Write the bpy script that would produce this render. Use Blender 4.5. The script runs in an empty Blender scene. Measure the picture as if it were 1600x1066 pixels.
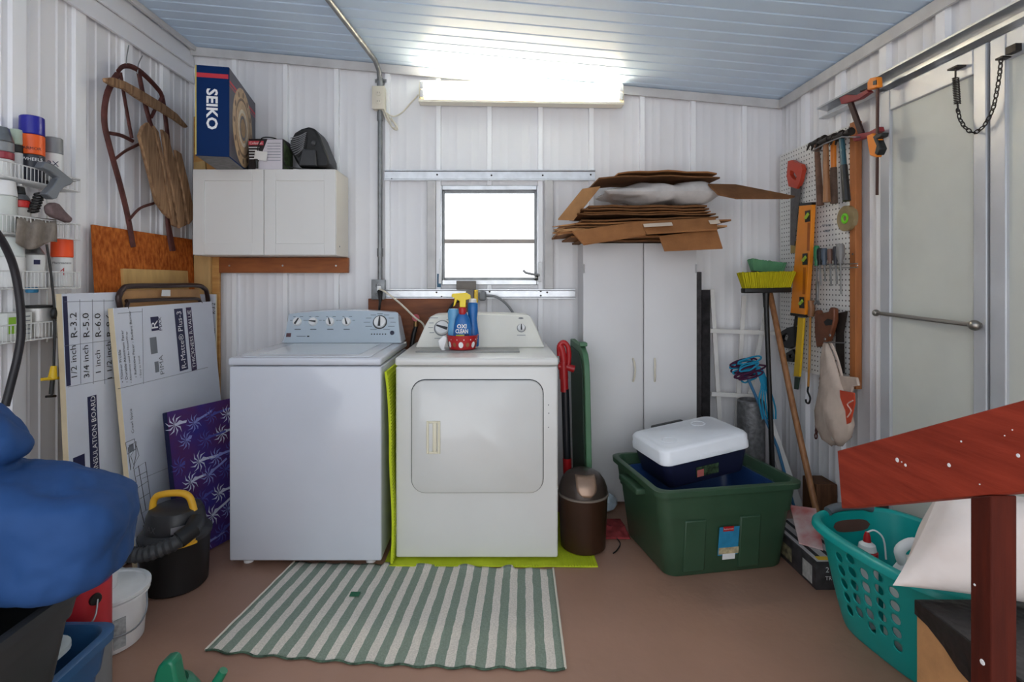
import bpy, bmesh, math, random
from mathutils import Vector, Matrix, Euler, noise
random.seed(7)
V = Vector
# ---- view geometry: camera at (0,0,H) looking +Y, focal length FP pixels of a 1600x1066 frame
FP, CX, CY, H = 840.0, 775.0, 440.0, 1.27
XL, XR, YB = -1.88, 1.76, 3.30
scene = bpy.context.scene
cam_d = bpy.data.cameras.new('camera'); cam = bpy.data.objects.new('camera', cam_d)
scene.collection.objects.link(cam); scene.camera = cam
cam.location = (0, 0, H); cam.rotation_euler = (math.pi/2, 0, 0)
cam_d.sensor_width = 36; cam_d.lens = FP/1600*36
cam_d.shift_x = (800-CX)/1600; cam_d.shift_y = -(533-CY)/1600
cam_d.clip_start = 0.02
# ---- world: bright overcast daylight
w = bpy.data.worlds.new('world'); scene.world = w; w.use_nodes = True
bg = w.node_tree.nodes['Background']
bg.inputs['Color'].default_value = (0.93, 0.96, 1.0, 1); bg.inputs['Strength'].default_value = 1.22
scene.view_settings.view_transform = 'Standard'; scene.view_settings.look = 'None'
scene.view_settings.exposure = 1.0; scene.view_settings.gamma = 1.0
scene.view_settings.use_curve_mapping = False
TUBE_STRENGTH = 24.0; TUBE2_STRENGTH = 0.4

# ---------------------------------------------------------------- helpers
C = scene.collection
def lin(c):
    c = c/255
    return c/12.92 if c <= .04045 else ((c+.055)/1.055)**2.4
def rgb(t): return (lin(t[0]), lin(t[1]), lin(t[2]), 1)
MATS = {}
def mat(name, col, rough=.5, metal=0, var=.06, scale=9, bump=0, bscale=80, stretch=(1,1,1), col2=None, emit=0, alpha=1, trans=0, coat=0):
    if name in MATS: return MATS[name]
    m = bpy.data.materials.new(name); m.use_nodes = True; MATS[name] = m
    nt = m.node_tree; b = nt.nodes['Principled BSDF']
    b.inputs['Roughness'].default_value = rough; b.inputs['Metallic'].default_value = metal
    b.inputs['Coat Weight'].default_value = coat
    if rough >= .7: b.inputs['Specular IOR Level'].default_value = .2
    b.inputs['Transmission Weight'].default_value = trans; b.inputs['Alpha'].default_value = alpha
    tc = nt.nodes.new('ShaderNodeTexCoord'); mp = nt.nodes.new('ShaderNodeMapping')
    mp.inputs['Scale'].default_value = stretch
    nt.links.new(tc.outputs['Object'], mp.inputs['Vector'])
    n = nt.nodes.new('ShaderNodeTexNoise'); n.inputs['Scale'].default_value = scale; n.inputs['Detail'].default_value = 5
    nt.links.new(mp.outputs['Vector'], n.inputs['Vector'])
    r = nt.nodes.new('ShaderNodeValToRGB'); r.color_ramp.elements[0].position = .3; r.color_ramp.elements[1].position = .7
    c = rgb(col)
    if col2: c0, c1 = rgb(col2), c
    else: c0, c1 = tuple(max(0, x*(1-var*1.6)) for x in c[:3])+(1,), tuple(min(1, x*(1+var)) for x in c[:3])+(1,)
    r.color_ramp.elements[0].color = c0; r.color_ramp.elements[1].color = c1
    nt.links.new(n.outputs['Fac'], r.inputs['Fac']); nt.links.new(r.outputs['Color'], b.inputs['Base Color'])
    if bump:
        n2 = nt.nodes.new('ShaderNodeTexNoise'); n2.inputs['Scale'].default_value = bscale
        nt.links.new(mp.outputs['Vector'], n2.inputs['Vector'])
        bp = nt.nodes.new('ShaderNodeBump'); bp.inputs['Strength'].default_value = bump; bp.inputs['Distance'].default_value = .01
        nt.links.new(n2.outputs['Fac'], bp.inputs['Height']); nt.links.new(bp.outputs['Normal'], b.inputs['Normal'])
    if emit:
        b.inputs['Emission Color'].default_value = c; b.inputs['Emission Strength'].default_value = emit
    return m
def stripes(name, ca, cb, axis, period, duty=.5, off=0, rough=.9, wob=.006):
    m = bpy.data.materials.new(name); m.use_nodes = True; nt = m.node_tree; b = nt.nodes['Principled BSDF']
    b.inputs['Roughness'].default_value = rough
    N, Lk = nt.nodes.new, nt.links.new
    tc = N('ShaderNodeTexCoord'); sp = N('ShaderNodeSeparateXYZ'); Lk(tc.outputs['Object'], sp.inputs[0])
    n = N('ShaderNodeTexNoise'); n.inputs['Scale'].default_value = 14; Lk(tc.outputs['Object'], n.inputs['Vector'])
    def mth(op, a, bb):
        k = N('ShaderNodeMath'); k.operation = op
        for i, q in enumerate((a, bb)):
            if isinstance(q, (int, float)): k.inputs[i].default_value = q
            else: Lk(q, k.inputs[i])
        return k.outputs[0]
    x = mth('ADD', sp.outputs[axis], mth('MULTIPLY', mth('SUBTRACT', n.outputs['Fac'], .5), wob*2))
    fr = mth('FRACT', mth('DIVIDE', mth('ADD', x, off+50*period), period), 0)
    st = mth('LESS_THAN', fr, duty)
    n2 = N('ShaderNodeTexNoise'); n2.inputs['Scale'].default_value = 160; Lk(tc.outputs['Object'], n2.inputs['Vector'])
    mx = N('ShaderNodeMix'); mx.data_type = 'RGBA'; Lk(st, mx.inputs['Factor'])
    mx.inputs['A'].default_value = rgb(ca); mx.inputs['B'].default_value = rgb(cb)
    mu = N('ShaderNodeMix'); mu.data_type = 'RGBA'; mu.blend_type = 'MULTIPLY'; mu.inputs['Factor'].default_value = .45
    Lk(mx.outputs['Result'], mu.inputs['A'])
    cr = N('ShaderNodeValToRGB'); cr.color_ramp.elements[0].position = .35; cr.color_ramp.elements[1].position = .65
    cr.color_ramp.elements[0].color = (.55, .55, .52, 1); Lk(n2.outputs['Fac'], cr.inputs['Fac'])
    Lk(cr.outputs['Color'], mu.inputs['B']); Lk(mu.outputs['Result'], b.inputs['Base Color'])
    bp = N('ShaderNodeBump'); bp.inputs['Strength'].default_value = .5; bp.inputs['Distance'].default_value = .004
    Lk(n2.outputs['Fac'], bp.inputs['Height']); Lk(bp.outputs['Normal'], b.inputs['Normal'])
    return m
def dots(name, col, pit, rad, ax=(1, 2)):            # perforated hardboard
    m = mat(name, col, .55); nt = m.node_tree; b = nt.nodes['Principled BSDF']; N, Lk = nt.nodes.new, nt.links.new
    src = b.inputs['Base Color'].links[0].from_socket
    tc = N('ShaderNodeTexCoord'); sp = N('ShaderNodeSeparateXYZ'); Lk(tc.outputs['Object'], sp.inputs[0]); q = []
    for a in ax:
        k = N('ShaderNodeMath'); k.operation = 'PINGPONG'; k.inputs[1].default_value = pit/2; Lk(sp.outputs[a], k.inputs[0])
        k2 = N('ShaderNodeMath'); k2.operation = 'POWER'; k2.inputs[1].default_value = 2; Lk(k.outputs[0], k2.inputs[0]); q.append(k2)
    s = N('ShaderNodeMath'); Lk(q[0].outputs[0], s.inputs[0]); Lk(q[1].outputs[0], s.inputs[1])
    l = N('ShaderNodeMath'); l.operation = 'LESS_THAN'; l.inputs[1].default_value = rad*rad; Lk(s.outputs[0], l.inputs[0])
    mx = N('ShaderNodeMix'); mx.data_type = 'RGBA'; Lk(l.outputs[0], mx.inputs['Factor']); Lk(src, mx.inputs['A'])
    mx.inputs['B'].default_value = rgb((45, 40, 38)); Lk(mx.outputs['Result'], b.inputs['Base Color'])
    return m

class MB:
    def __init__(s): s.v = []; s.f = []
    def add(s, vs, fs):
        o = len(s.v); s.v += [V(p) for p in vs]; s.f += [tuple(i+o for i in f) for f in fs]; return s
    def box(s, a, b):
        x0, y0, z0 = a; x1, y1, z1 = b
        return s.add([(x0,y0,z0),(x1,y0,z0),(x1,y1,z0),(x0,y1,z0),(x0,y0,z1),(x1,y0,z1),(x1,y1,z1),(x0,y1,z1)],
                     [(0,3,2,1),(4,5,6,7),(0,1,5,4),(1,2,6,5),(2,3,7,6),(3,0,4,7)])
    def prism(s, pts, vec):
        n = len(pts); vec = V(vec); a = [V(p) for p in pts]
        return s.add(a+[p+vec for p in a], [tuple(range(n)), tuple(range(2*n-1, n-1, -1))]+[(i, (i+1) % n, n+(i+1) % n, n+i) for i in range(n)])
    def loft(s, rings, caps=(True, True), closed=False):
        n = len(rings[0]); o = len(s.v); fs = []
        for r in rings: s.v += [V(p) for p in r]
        m = len(rings)
        for k in range(m if closed else m-1):
            a, b = o+k*n, o+((k+1) % m)*n
            for i in range(n): s.f.append((a+i, a+(i+1) % n, b+(i+1) % n, b+i))
        if not closed:
            if caps[0]: s.f.append(tuple(range(o+n-1, o-1, -1)))
            if caps[1]: s.f.append(tuple(range(o+(m-1)*n, o+m*n)))
        return s
    def tube(s, pts, r, n=8, closed=False, sub=0, flat=1):
        p = [V(q) for q in pts]
        if sub: p = smooth_path(p, sub, closed)
        rs = r if isinstance(r, (list, tuple)) else None
        m = len(p); rings = []; up = None
        for i in range(m):
            t = (p[(i+1) % m]-p[i-1]) if closed else (p[min(i+1, m-1)]-p[max(i-1, 0)])
            if t.length < 1e-9: t = V((0, 0, 1))
            t.normalize()
            if up is None: up = t.cross(V((.31, .52, .79))).normalized()
            up = (up-t*up.dot(t)); up = up.normalized() if up.length > 1e-6 else t.orthogonal().normalized()
            sd = t.cross(up)
            rr = (rs[0]+(rs[-1]-rs[0])*i/(m-1) if len(rs) == 2 else rs[min(i, len(rs)-1)]) if rs else r
            rings.append([p[i]+(up*math.cos(2*math.pi*k/n)*flat+sd*math.sin(2*math.pi*k/n))*rr for k in range(n)])
        return s.loft(rings, closed=closed)
    def cyl(s, a, b, r, r2=None, n=18): return s.tube([a, b], [r, r if r2 is None else r2], n)
    def lathe(s, prof, c=(0,0,0), n=24, ax=(0,0,1), caps=(True, True)):
        ax = V(ax).normalized(); u = ax.orthogonal().normalized(); w_ = ax.cross(u); c = V(c)
        return s.loft([[c+ax*z+(u*math.cos(2*math.pi*k/n)+w_*math.sin(2*math.pi*k/n))*max(r, 1e-5) for k in range(n)] for r, z in prof], caps)
    def ball(s, c, r, nu=14, nv=10):
        if not isinstance(r, (tuple, list)): r = (r, r, r)
        c = V(c)
        return s.loft([[c+V((r[0]*math.sin(a)*math.cos(b), r[1]*math.sin(a)*math.sin(b), r[2]*math.cos(a))) for b in [2*math.pi*k/nu for k in range(nu)]]
                       for a in [max(.02, min(math.pi-.02, math.pi*j/nv)) for j in range(nv+1)]])
    def xf(s, M):
        s.v = [M @ p for p in s.v]; return s
    def merge(s, o): return s.add(o.v, o.f)
def smooth_path(p, sub, closed=False):
    out = []; m = len(p); rng = m if closed else m-1
    for i in range(rng):
        if closed: a, b, c, d = p[i-1], p[i], p[(i+1) % m], p[(i+2) % m]
        else: a, b, c, d = p[max(i-1, 0)], p[i], p[i+1], p[min(i+2, m-1)]
        for k in range(sub):
            t = k/sub
            out.append(.5*((2*b)+(c-a)*t+(2*a-5*b+4*c-d)*t*t+(3*b-a-3*c+d)*t**3))
    if not closed: out.append(p[-1])
    return out
def rring(hw, hd, r, z, n=5, cx=0, cy=0):
    r = min(r, hw*.999, hd*.999); o = []
    for k, (sx, sy) in enumerate(((1,1), (-1,1), (-1,-1), (1,-1))):
        for j in range(n+1):
            a = math.pi/2*(k+j/n); o.append(V((cx+sx*(hw-r)+r*math.cos(a), cy+sy*(hd-r)+r*math.sin(a), z)))
    return o
def rbox(a, b, r=.01, seg=3):
    bm = bmesh.new(); bmesh.ops.create_cube(bm, size=1)
    a, b = V(a), V(b)
    for v_ in bm.verts: v_.co = V([a[i]+(v_.co[i]+.5)*(b[i]-a[i]) for i in range(3)])
    bmesh.ops.bevel(bm, geom=bm.edges[:], offset=r, segments=seg, affect='EDGES', profile=.5)
    bm.verts.index_update(); m = MB().add([v_.co.copy() for v_ in bm.verts], [tuple(v_.index for v_ in f.verts) for f in bm.faces]); bm.free()
    return m
def build(name, mb, m, root=None, ang=35, bev=0, solid=0, recalc=True):
    me = bpy.data.meshes.new(name)
    vs = mb.v
    if root is not None:
        Mw = root.matrix_basis.copy(); q_ = root.parent
        while q_: Mw = q_.matrix_basis @ Mw; q_ = q_.parent
        inv = Mw.inverted()
        vs = [inv @ p for p in vs]
    me.from_pydata([tuple(p) for p in vs], [], mb.f)
    if recalc:
        bm = bmesh.new(); bm.from_mesh(me); bmesh.ops.recalc_face_normals(bm, faces=bm.faces[:]); bm.to_mesh(me); bm.free()
    me.polygons.foreach_set('use_smooth', [True]*len(me.polygons)); me.set_sharp_from_angle(angle=math.radians(ang))
    me.materials.append(m); o = bpy.data.objects.new(name, me); C.objects.link(o)
    if root is not None: o.parent = root
    if solid: md = o.modifiers.new('s', 'SOLIDIFY'); md.thickness = solid; md.offset = 0
    if bev: md = o.modifiers.new('b', 'BEVEL'); md.width = bev; md.segments = 2; md.limit_method = 'ANGLE'
    return o
def stuff(o): o['kind'] = 'stuff'; return o
def tag(o, label, cat, group=None, kind=None):
    o['label'] = label; o['category'] = cat
    if group: o['group'] = group
    if kind: o['kind'] = kind
    return o
def thing(name, label, cat, loc=(0,0,0), rz=0, group=None, rot=None):
    o = bpy.data.objects.new(name, None); C.objects.link(o); o.empty_display_size = .05
    o.matrix_basis = Matrix.Translation(V(loc)) @ (rot.to_4x4() if rot is not None else Matrix.Rotation(rz, 4, 'Z'))
    return tag(o, label, cat, group)
def one(name, mb, m, label, cat, group=None, base=None, **k):
    # a single-mesh thing with its origin at its base
    if base is None:
        zs = min(p.z for p in mb.v); n = len(mb.v)
        base = V((sum(p.x for p in mb.v)/n, sum(p.y for p in mb.v)/n, zs))
    base = V(base); mb.v = [p-base for p in mb.v]
    o = build(name, mb, m, None, **k); o.location = base
    return tag(o, label, cat, group)
def struct(name, mb, m, label, cat, **k):
    o = build(name, mb, m, None, **k); return tag(o, label, cat, None, 'structure')
def child_of(name, mb, m, part, **k): return build(name, mb, m, part, **k)
def text(s, m, root, org, xd, yd, height=None, width=None, ext=.0006, name='lettering', align='CENTER', bold=0):
    cu = bpy.data.curves.new(name, 'FONT'); cu.body = s; cu.align_x = align; cu.align_y = 'CENTER'; cu.size = 1
    cu.resolution_u = 2; cu.offset = bold
    o = bpy.data.objects.new(name, cu); C.objects.link(o)
    dg = bpy.context.evaluated_depsgraph_get(); me0 = o.evaluated_get(dg).to_mesh()
    vs = [v_.co.copy() for v_ in me0.vertices]; fs = [tuple(p.vertices) for p in me0.polygons]
    o.evaluated_get(dg).to_mesh_clear(); bpy.data.objects.remove(o); bpy.data.curves.remove(cu)
    if not vs: return None
    x0, x1 = min(p.x for p in vs), max(p.x for p in vs); y0, y1 = min(p.y for p in vs), max(p.y for p in vs)
    sy = height/(y1-y0) if height else width/(x1-x0)
    sx = width/(x1-x0) if width else sy
    xd, yd = V(xd).normalized(), V(yd).normalized(); nn = xd.cross(yd); org = V(org)
    cxx = {'CENTER': (x0+x1)/2, 'LEFT': x0, 'RIGHT': x1}[align]
    mb = MB(); mb.add([org+xd*((p.x-cxx)*sx)+yd*((p.y-(y0+y1)/2)*sy)+nn*ext for p in vs], fs)
    return build(name, mb, m, root, recalc=False)
def quadp(org, xd, yd, w_, h_, ext=.0005, t=.0004):        # a thin printed patch or plate centred on org
    xd, yd = V(xd).normalized(), V(yd).normalized(); n = xd.cross(yd); org = V(org)+n*(ext-t)
    return MB().prism([org-xd*w_/2-yd*h_/2, org+xd*w_/2-yd*h_/2, org+xd*w_/2+yd*h_/2, org-xd*w_/2+yd*h_/2], n*t)
# pixel + plane -> point in the room
def D(px, py, Y): return V(((px-CX)*Y/FP, Y, H-(py-CY)*Y/FP))
def Lw(px, py, w_=0): return D(px, py, (XL+w_)*FP/(px-CX))
def Rw(px, py, w_=0): return D(px, py, (XR-w_)*FP/(px-CX))
def Bw(px, py, w_=0): return D(px, py, YB-w_)
def Fl(px, py): return D(px, py, H*FP/(py-CY))
def zc(x): return 2.70-.0907*(x-XL)
def cushion(c, U, Vv, a, b, t, n=18, wr=.012, seed=0, pinch=.12):
    U, Vv = V(U).normalized(), V(Vv).normalized(); Nn = U.cross(Vv).normalized(); c = V(c); m = MB()
    for sgn in (1, -1):
        vs = []; fs = []
        for i in range(n+1):
            for j in range(n+1):
                x, y = 2*i/n-1, 2*j/n-1
                h = t*((1-abs(x)**3.5)*(1-abs(y)**3.5))**.55
                k = 1-pinch*(1-abs(y)**2)*abs(x)**2; l = 1-pinch*(1-abs(x)**2)*abs(y)**2
                p = c+U*a*x*k+Vv*b*y*l
                h += wr*noise.noise(p*9+V((seed, 0, 0)))*min(1, h/t*2)
                vs.append(p+Nn*h*sgn)
        for i in range(n):
            for j in range(n):
                q = (i*(n+1)+j, (i+1)*(n+1)+j, (i+1)*(n+1)+j+1, i*(n+1)+j+1); fs.append(q if sgn > 0 else q[::-1])
        m.add(vs, fs)
    return m
EX, EY, EZ = V((1,0,0)), V((0,1,0)), V((0,0,1))
# common materials
WHITEWALL = mat('white_wall_metal', (238, 237, 239), .42, 0, .015, 3); BATTENM = mat('batten_lit_white', (250, 250, 252), .4, 0, .01, 3)  # batten white lifted above panel white, painting in the light they catch
ALU = mat('aluminium', (200, 202, 205), .32, .85, .08, 20)
STEEL = mat('steel', (150, 150, 150), .35, .9, .1, 30)
DARKSTEEL = mat('dark_steel', (60, 55, 52), .5, .7, .2, 30)
GALV = mat('galvanised', (140, 142, 143), .45, .6, .12, 25)
BLACK = mat('black_plastic', (24, 24, 25), .45, 0, .15, 20)
DGREY = mat('dark_grey_plastic', (55, 56, 58), .5, 0, .1, 20)
GREY = mat('grey_plastic', (130, 132, 134), .5)
WHITE = mat('white_plastic', (232, 232, 232), .4, 0, .03)
CREAM = mat('cream_plastic', (222, 214, 196), .45, 0, .04)
ENAMEL = mat('white_enamel', (203, 207, 216), .22, 0, .015, 4, coat=.3)
ENAMEL2 = mat('dryer_enamel', (216, 216, 213), .25, 0, .02, 4, coat=.3)
CARTON = mat('cardboard', (150, 101, 62), .85, 0, .12, 14, .15, 120)
CARTON2 = mat('cardboard_light', (190, 142, 96), .85, 0, .1, 14, .15, 120)
CARTON3 = mat('cardboard_dark', (116, 78, 48), .85, 0, .15, 14, .15, 120)
RED = mat('red_plastic', (178, 28, 34), .35, 0, .06)
YELLOW = mat('yellow_plastic', (232, 190, 30), .4, 0, .06)
ORANGE = mat('orange_plastic', (232, 132, 24), .4, 0, .06)
BLUEP = mat('blue_plastic', (24, 104, 176), .35, 0, .06)
INKN = mat('navy_ink', (34, 36, 74), .6, 0, .05)
INKB = mat('black_ink', (28, 28, 34), .6, 0, .05)
INKW = mat('white_ink', (238, 238, 238), .6, 0, .02)
INKG = mat('grey_ink', (120, 124, 132), .6, 0, .05)
PINE = mat('pine', (214, 164, 96), .6, 0, .1, 5, .15, 40, (1, 1, 8), col2=(186, 128, 66))
REDWOOD = mat('stained_board', (166, 96, 46), .6, 0, .1, 8, .1, 40, (1, 6, 6), col2=(140, 76, 36))
OLDWOOD = mat('weathered_wood', (186, 148, 112), .8, 0, .2, 12, .4, 60, (6, 6, .6), col2=(120, 90, 66))
HANDLEWOOD = mat('handle_wood', (168, 118, 76), .5, 0, .1, 14, .1, 50, (5, 5, .6), col2=(134, 88, 54))
RUST = mat('rusty_red_iron', (92, 48, 42), .6, .2, .25, 25, .15, 90)
# ================================================================ the shell
FLOORM = mat('painted_concrete', (160, 123, 104), .5, 0, .07, 2.2, .12, 30)
struct('floor', MB().box((XL-.1, -1.2, -.08), (XR+.1, YB+.1, 0)), FLOORM, 'brown painted concrete floor with faint scuffs', 'floor')
def ribbed(u0, u1, z0, zt, place, th=.012, gd=.0018):
    L_ = u1-u0; prof = [(0, 0)]
    for f in (.2, .36, .64, .8):
        prof += [(L_*f-.006, 0), (L_*f, gd), (L_*f+.006, 0)]
    prof += [(L_, 0)]
    pts = [(u0+a, th+d) for a, d in prof]; ring = pts+[(u1, 0), (u0, 0)]
    mb = MB(); mb.loft([[place(u, d, z0) for u, d in ring], [place(u, d, zt(u)) for u, d in ring]]); return mb
def batten(u, z0, zt, place, hw=.0135, dep=.036):
    r = [(u-hw-.002, .008), (u-hw, dep), (u+hw, dep), (u+hw+.002, .008)]
    return MB().loft([[place(a, d, z0) for a, d in r], [place(a, d, zt(a)) for a, d in r]])
PB = lambda u, d, z: V((u, YB-d, z))
PL = lambda u, d, z: V((XL+d, u, z))
PR = lambda u, d, z: V((XR-d, u, z))
# back wall with the window opening
WX0, WX1, WZ0, WZ1 = -.35, .27, 1.25, 1.855
sl = MB(); ztb = lambda x: zc(x)-.004
def slab(x0, x1, a, b):
    sl.prism([V((x0, YB, a(x0))), V((x1, YB, a(x1))), V((x1, YB, b(x1))), V((x0, YB, b(x0)))], (0, .09, 0))
K = lambda z: (lambda x: z)
slab(XL-.1, WX0, K(0), ztb); slab(WX1, XR+.1, K(0), ztb); slab(WX0, WX1, K(0), K(WZ0)); slab(WX0, WX1, K(WZ1), ztb)
wb = struct('wall_back', sl, WHITEWALL, 'white ribbed metal wall behind the washer and dryer', 'wall')
bx = [-.35+.31*k for k in range(-5, 8)]
for a, b in zip([XL]+bx[1:], bx[1:-1]+[XR]):
    if b > XR: b = XR
    mid = (a+b)/2
    if WX0-.01 < mid < WX1+.01:
        build('wall_panel', ribbed(a, b, 0, K(WZ0), PB), WHITEWALL, wb); build('wall_panel', ribbed(a, b, WZ1, ztb, PB), WHITEWALL, wb)
    else: build('wall_panel', ribbed(a, b, 0, ztb, PB), WHITEWALL, wb)
for u in bx[1:-1]:
    if WX0+.01 < u < WX1-.01:
        build('batten', batten(u, 0, K(WZ0), PB), BATTENM, wb); build('batten', batten(u, WZ1, ztb, PB), BATTENM, wb)
    else: build('batten', batten(u, 0, ztb, PB), BATTENM, wb)
# side walls
Y0 = -1.0
wl = struct('wall_left', MB().box((XL-.1, Y0, 0), (XL, YB, zc(XL)-.004)), WHITEWALL, 'white corrugated metal wall where the sled hangs', 'wall')
wr = struct('wall_right', MB().box((XR, Y0, 0), (XR+.1, YB, zc(XR)-.004)), WHITEWALL, 'white corrugated metal wall with pegboard and sliding door', 'wall')
yl = [3.017-.31*k for k in range(0, 13)]
edges = [YB-.014]+yl
for a, b in zip(edges[1:], edges[:-1]):
    build('wall_panel', ribbed(a, b, 0, K(zc(XL)-.004), PL, .012, .005), WHITEWALL, wl)
    build('wall_panel', ribbed(a, b, 0, K(zc(XR)-.006), PR, .012, .003), WHITEWALL, wr)
for u in yl:
    build('batten', batten(u, 0, K(zc(XL)-.004), PL, .03, .03), BATTENM, wl)
    build('batten', batten(u, 0, K(zc(XR)-.006), PR, .022, .036), BATTENM, wr)
for k in range(2):                                       # lapped boards at the top of the left wall
    z1 = zc(XL)-.03-k*.1; z0 = z1-.1
    build('siding_board', MB().prism([(XL+.03, YB-.03, z1), (XL+.048, YB-.03, z0), (XL+.034, YB-.03, z0), (XL+.028, YB-.03, z1)], (0, Y0-YB+.03, 0)), WHITEWALL, wl)
# ceiling planks running across the room
CEIL = mat('blue_grey_ceiling', (212, 233, 255), .45, 0, .04, 3)
cl = struct('ceiling', MB().prism([V((XL-.1, Y0, zc(XL-.1)+.02)), V((XR+.1, Y0, zc(XR+.1)+.02)), V((XR+.1, Y0, zc(XR+.1)+.1)), V((XL-.1, Y0, zc(XL-.1)+.1))], (0, YB-Y0+.1, 0)), CEIL, 'pale blue sloping ceiling of narrow boards', 'ceiling')
pk = MB(); c_ = .005
ring = lambda x: [V((x, 0, zc(x)+.02)), V((x, 0, zc(x)+c_)), V((x, c_, zc(x))), V((x, .094-c_, zc(x))), V((x, .094, zc(x)+c_)), V((x, .094, zc(x)+.02))]
pk.loft([ring(XL), ring(XR)]); o0 = build('ceiling_board', pk, CEIL, cl); o0.location.y = YB-.098
for k in range(1, 43):
    o = o0.copy(); o.location.y = YB-.098-k*.099; C.objects.link(o)
# trims
TRIM = mat('trim_grey_white', (206, 204, 203), .5, 0, .08, 8)
def trimx(x0, x1, d, h): return MB().prism([V((x0, YB-.0365, zc(x0)-.004)), V((x1, YB-.0365, zc(x1)-.004)), V((x1, YB-.0365, zc(x1)-h)), V((x0, YB-.0365, zc(x0)-h))], (0, -d, 0))
struct('trim_1', trimx(XL, XR, .012, .055), TRIM, 'white angle trim along the top of the back wall', 'trim')
struct('trim_2', MB().box((XL+.05, Y0, zc(XL)-.035), (XL+.066, YB-.042, zc(XL)-.008)), TRIM, 'grey angle trim above the lapped boards of the left wall', 'trim')
struct('trim_3', MB().box((XR-.05, Y0, zc(XR)-.055), (XR-.037, YB-.042, zc(XR)-.002)), TRIM, 'grey angle trim above the sliding door wall', 'trim')
struct('trim_4', MB().box((XL+.012, YB-.03, 0), (XL+.032, YB-.013, zc(XL)-.06)), WHITEWALL, 'narrow white corner strip beside the clock box', 'trim')
# ---- window
win = struct('window_1', MB(), ALU, 'small aluminium awning window between two horizontal channels', 'window')
fr = MB(); d0, d1 = YB-.03, YB+.06
fw = .022
fr.box((WX0, d0, WZ0), (WX0+fw, d1, WZ1)); fr.box((WX1-fw, d0, WZ0), (WX1, d1, WZ1))
fr.box((WX0+fw, d0, WZ0), (WX1-fw, d1, WZ0+.03)); fr.box((WX0+fw, d0, WZ1-.028), (WX1-fw, d1, WZ1))
build('window_frame', fr, ALU, win, bev=.003)
sm = MB(); a0, a1, b0, b1 = WX0+fw, WX1-fw, WZ0+.03, WZ1-.028
sm.box((a0, YB+.0, b0), (a0+.012, YB+.03, b1)); sm.box((a1-.012, YB, b0), (a1, YB+.03, b1))
sm.box((a0+.012, YB, b0), (a1-.012, YB+.03, b0+.014)); sm.box((a0+.012, YB, b1-.014), (a1-.012, YB+.03, b1))
build('sash', sm, GALV, win, bev=.002)
zm = 1.27+(440-377)/254.5
build('glazing_bar', MB().box((a0+.012, YB+.004, zm-.012), (a1-.012, YB+.03, zm+.012)), mat('bar_taupe', (168, 158, 150), .5), win)
GLASS = mat('clear_glass', (255, 255, 255), .02, 0, 0, 5, trans=1)
build('pane', MB().box((a0+.012, YB+.012, b0+.014), (a1-.012, YB+.016, zm-.012)), GLASS, win)
build('pane', MB().box((a0+.012, YB+.012, zm+.012), (a1-.012, YB+.016, b1-.014)), GLASS, win)
lt = MB(); q = Bw(843, 425, .05)
lt.prism([q+V((-.008, 0, -.06)), q+V((.012, 0, -.06)), q+V((.014, 0, .06)), q+V((-.006, 0, .06))], (0, .02, 0))
lt.tube([q+V((0, -.005, -.02)), q+V((-.04, -.015, -.015)), q+V((-.085, -.02, -.005)), q+V((-.1, -.02, .01))], .007, 8)
lt.cyl(q+V((-.02, -.012, -.045)), q+V((-.02, .012, -.02)), .012)
build('latch', lt, STEEL, win)
hg = MB(); q = Bw(687, 420, .045); hg.prism([q+V((-.006, 0, -.09)), q+V((.012, 0, -.09)), q+V((.004, 0, .06)), q+V((-.003, 0, .06))], (0, .014, 0)); build('stay_arm', hg, WHITE, win)
build('tape', MB().box(Bw(683, 449, .04), Bw(689, 428, .032)), mat('blue_tape', (40, 90, 120), .5), win)
def channel(x0, x1, z0, z1, dep=.043):
    r = [(YB-.0365, z1), (YB-dep-.012, z1), (YB-dep-.012, z1-.005), (YB-dep, z1-.01), (YB-dep, z0+.01), (YB-dep-.012, z0+.005), (YB-dep-.012, z0), (YB-.0365, z0)]
    return MB().loft([[V((x0, y, z)) for y, z in r], [V((x1, y, z)) for y, z in r]])
ch = struct('trim_5', channel(-.676, .60, 1.882, 1.945), ALU, 'aluminium channel screwed above the window', 'trim')
ch2 = struct('trim_6', channel(-.745, .48, 1.168, 1.222), ALU, 'aluminium channel screwed below the window', 'trim')
for px, py in ((612, 280), (683, 273), (768, 274), (848, 274), (923, 273), (690, 281), (856, 281), (765, 281)):
    build('screw', MB().lathe([(.006, 0), (.005, .003), (0, .004)], Bw(px, py, .044), 8, (0, -1, 0)), DARKSTEEL, ch)
for px, py in ((682, 457), (690, 464), (765, 456), (845, 455), (855, 457), (845, 462)):
    build('screw', MB().lathe([(.006, 0), (.005, .003), (0, .004)], Bw(px, py, .044), 8, (0, -1, 0)), DARKSTEEL, ch2)
for k, (x0, x1) in enumerate(((669, 682), (850, 863))):
    a = Bw(x0, 452, 0); b = Bw(x1, 285, 0)
    struct('trim_%d' % (7+k), MB().box((a.x, YB-.056, 1.224), (b.x, YB-.0365, 1.88)), TRIM, ('white upright strip between the channels on the conduit side of the window', 'white upright strip between the channels on the wardrobe side of the window')[k], 'trim', bev=.003)
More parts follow.
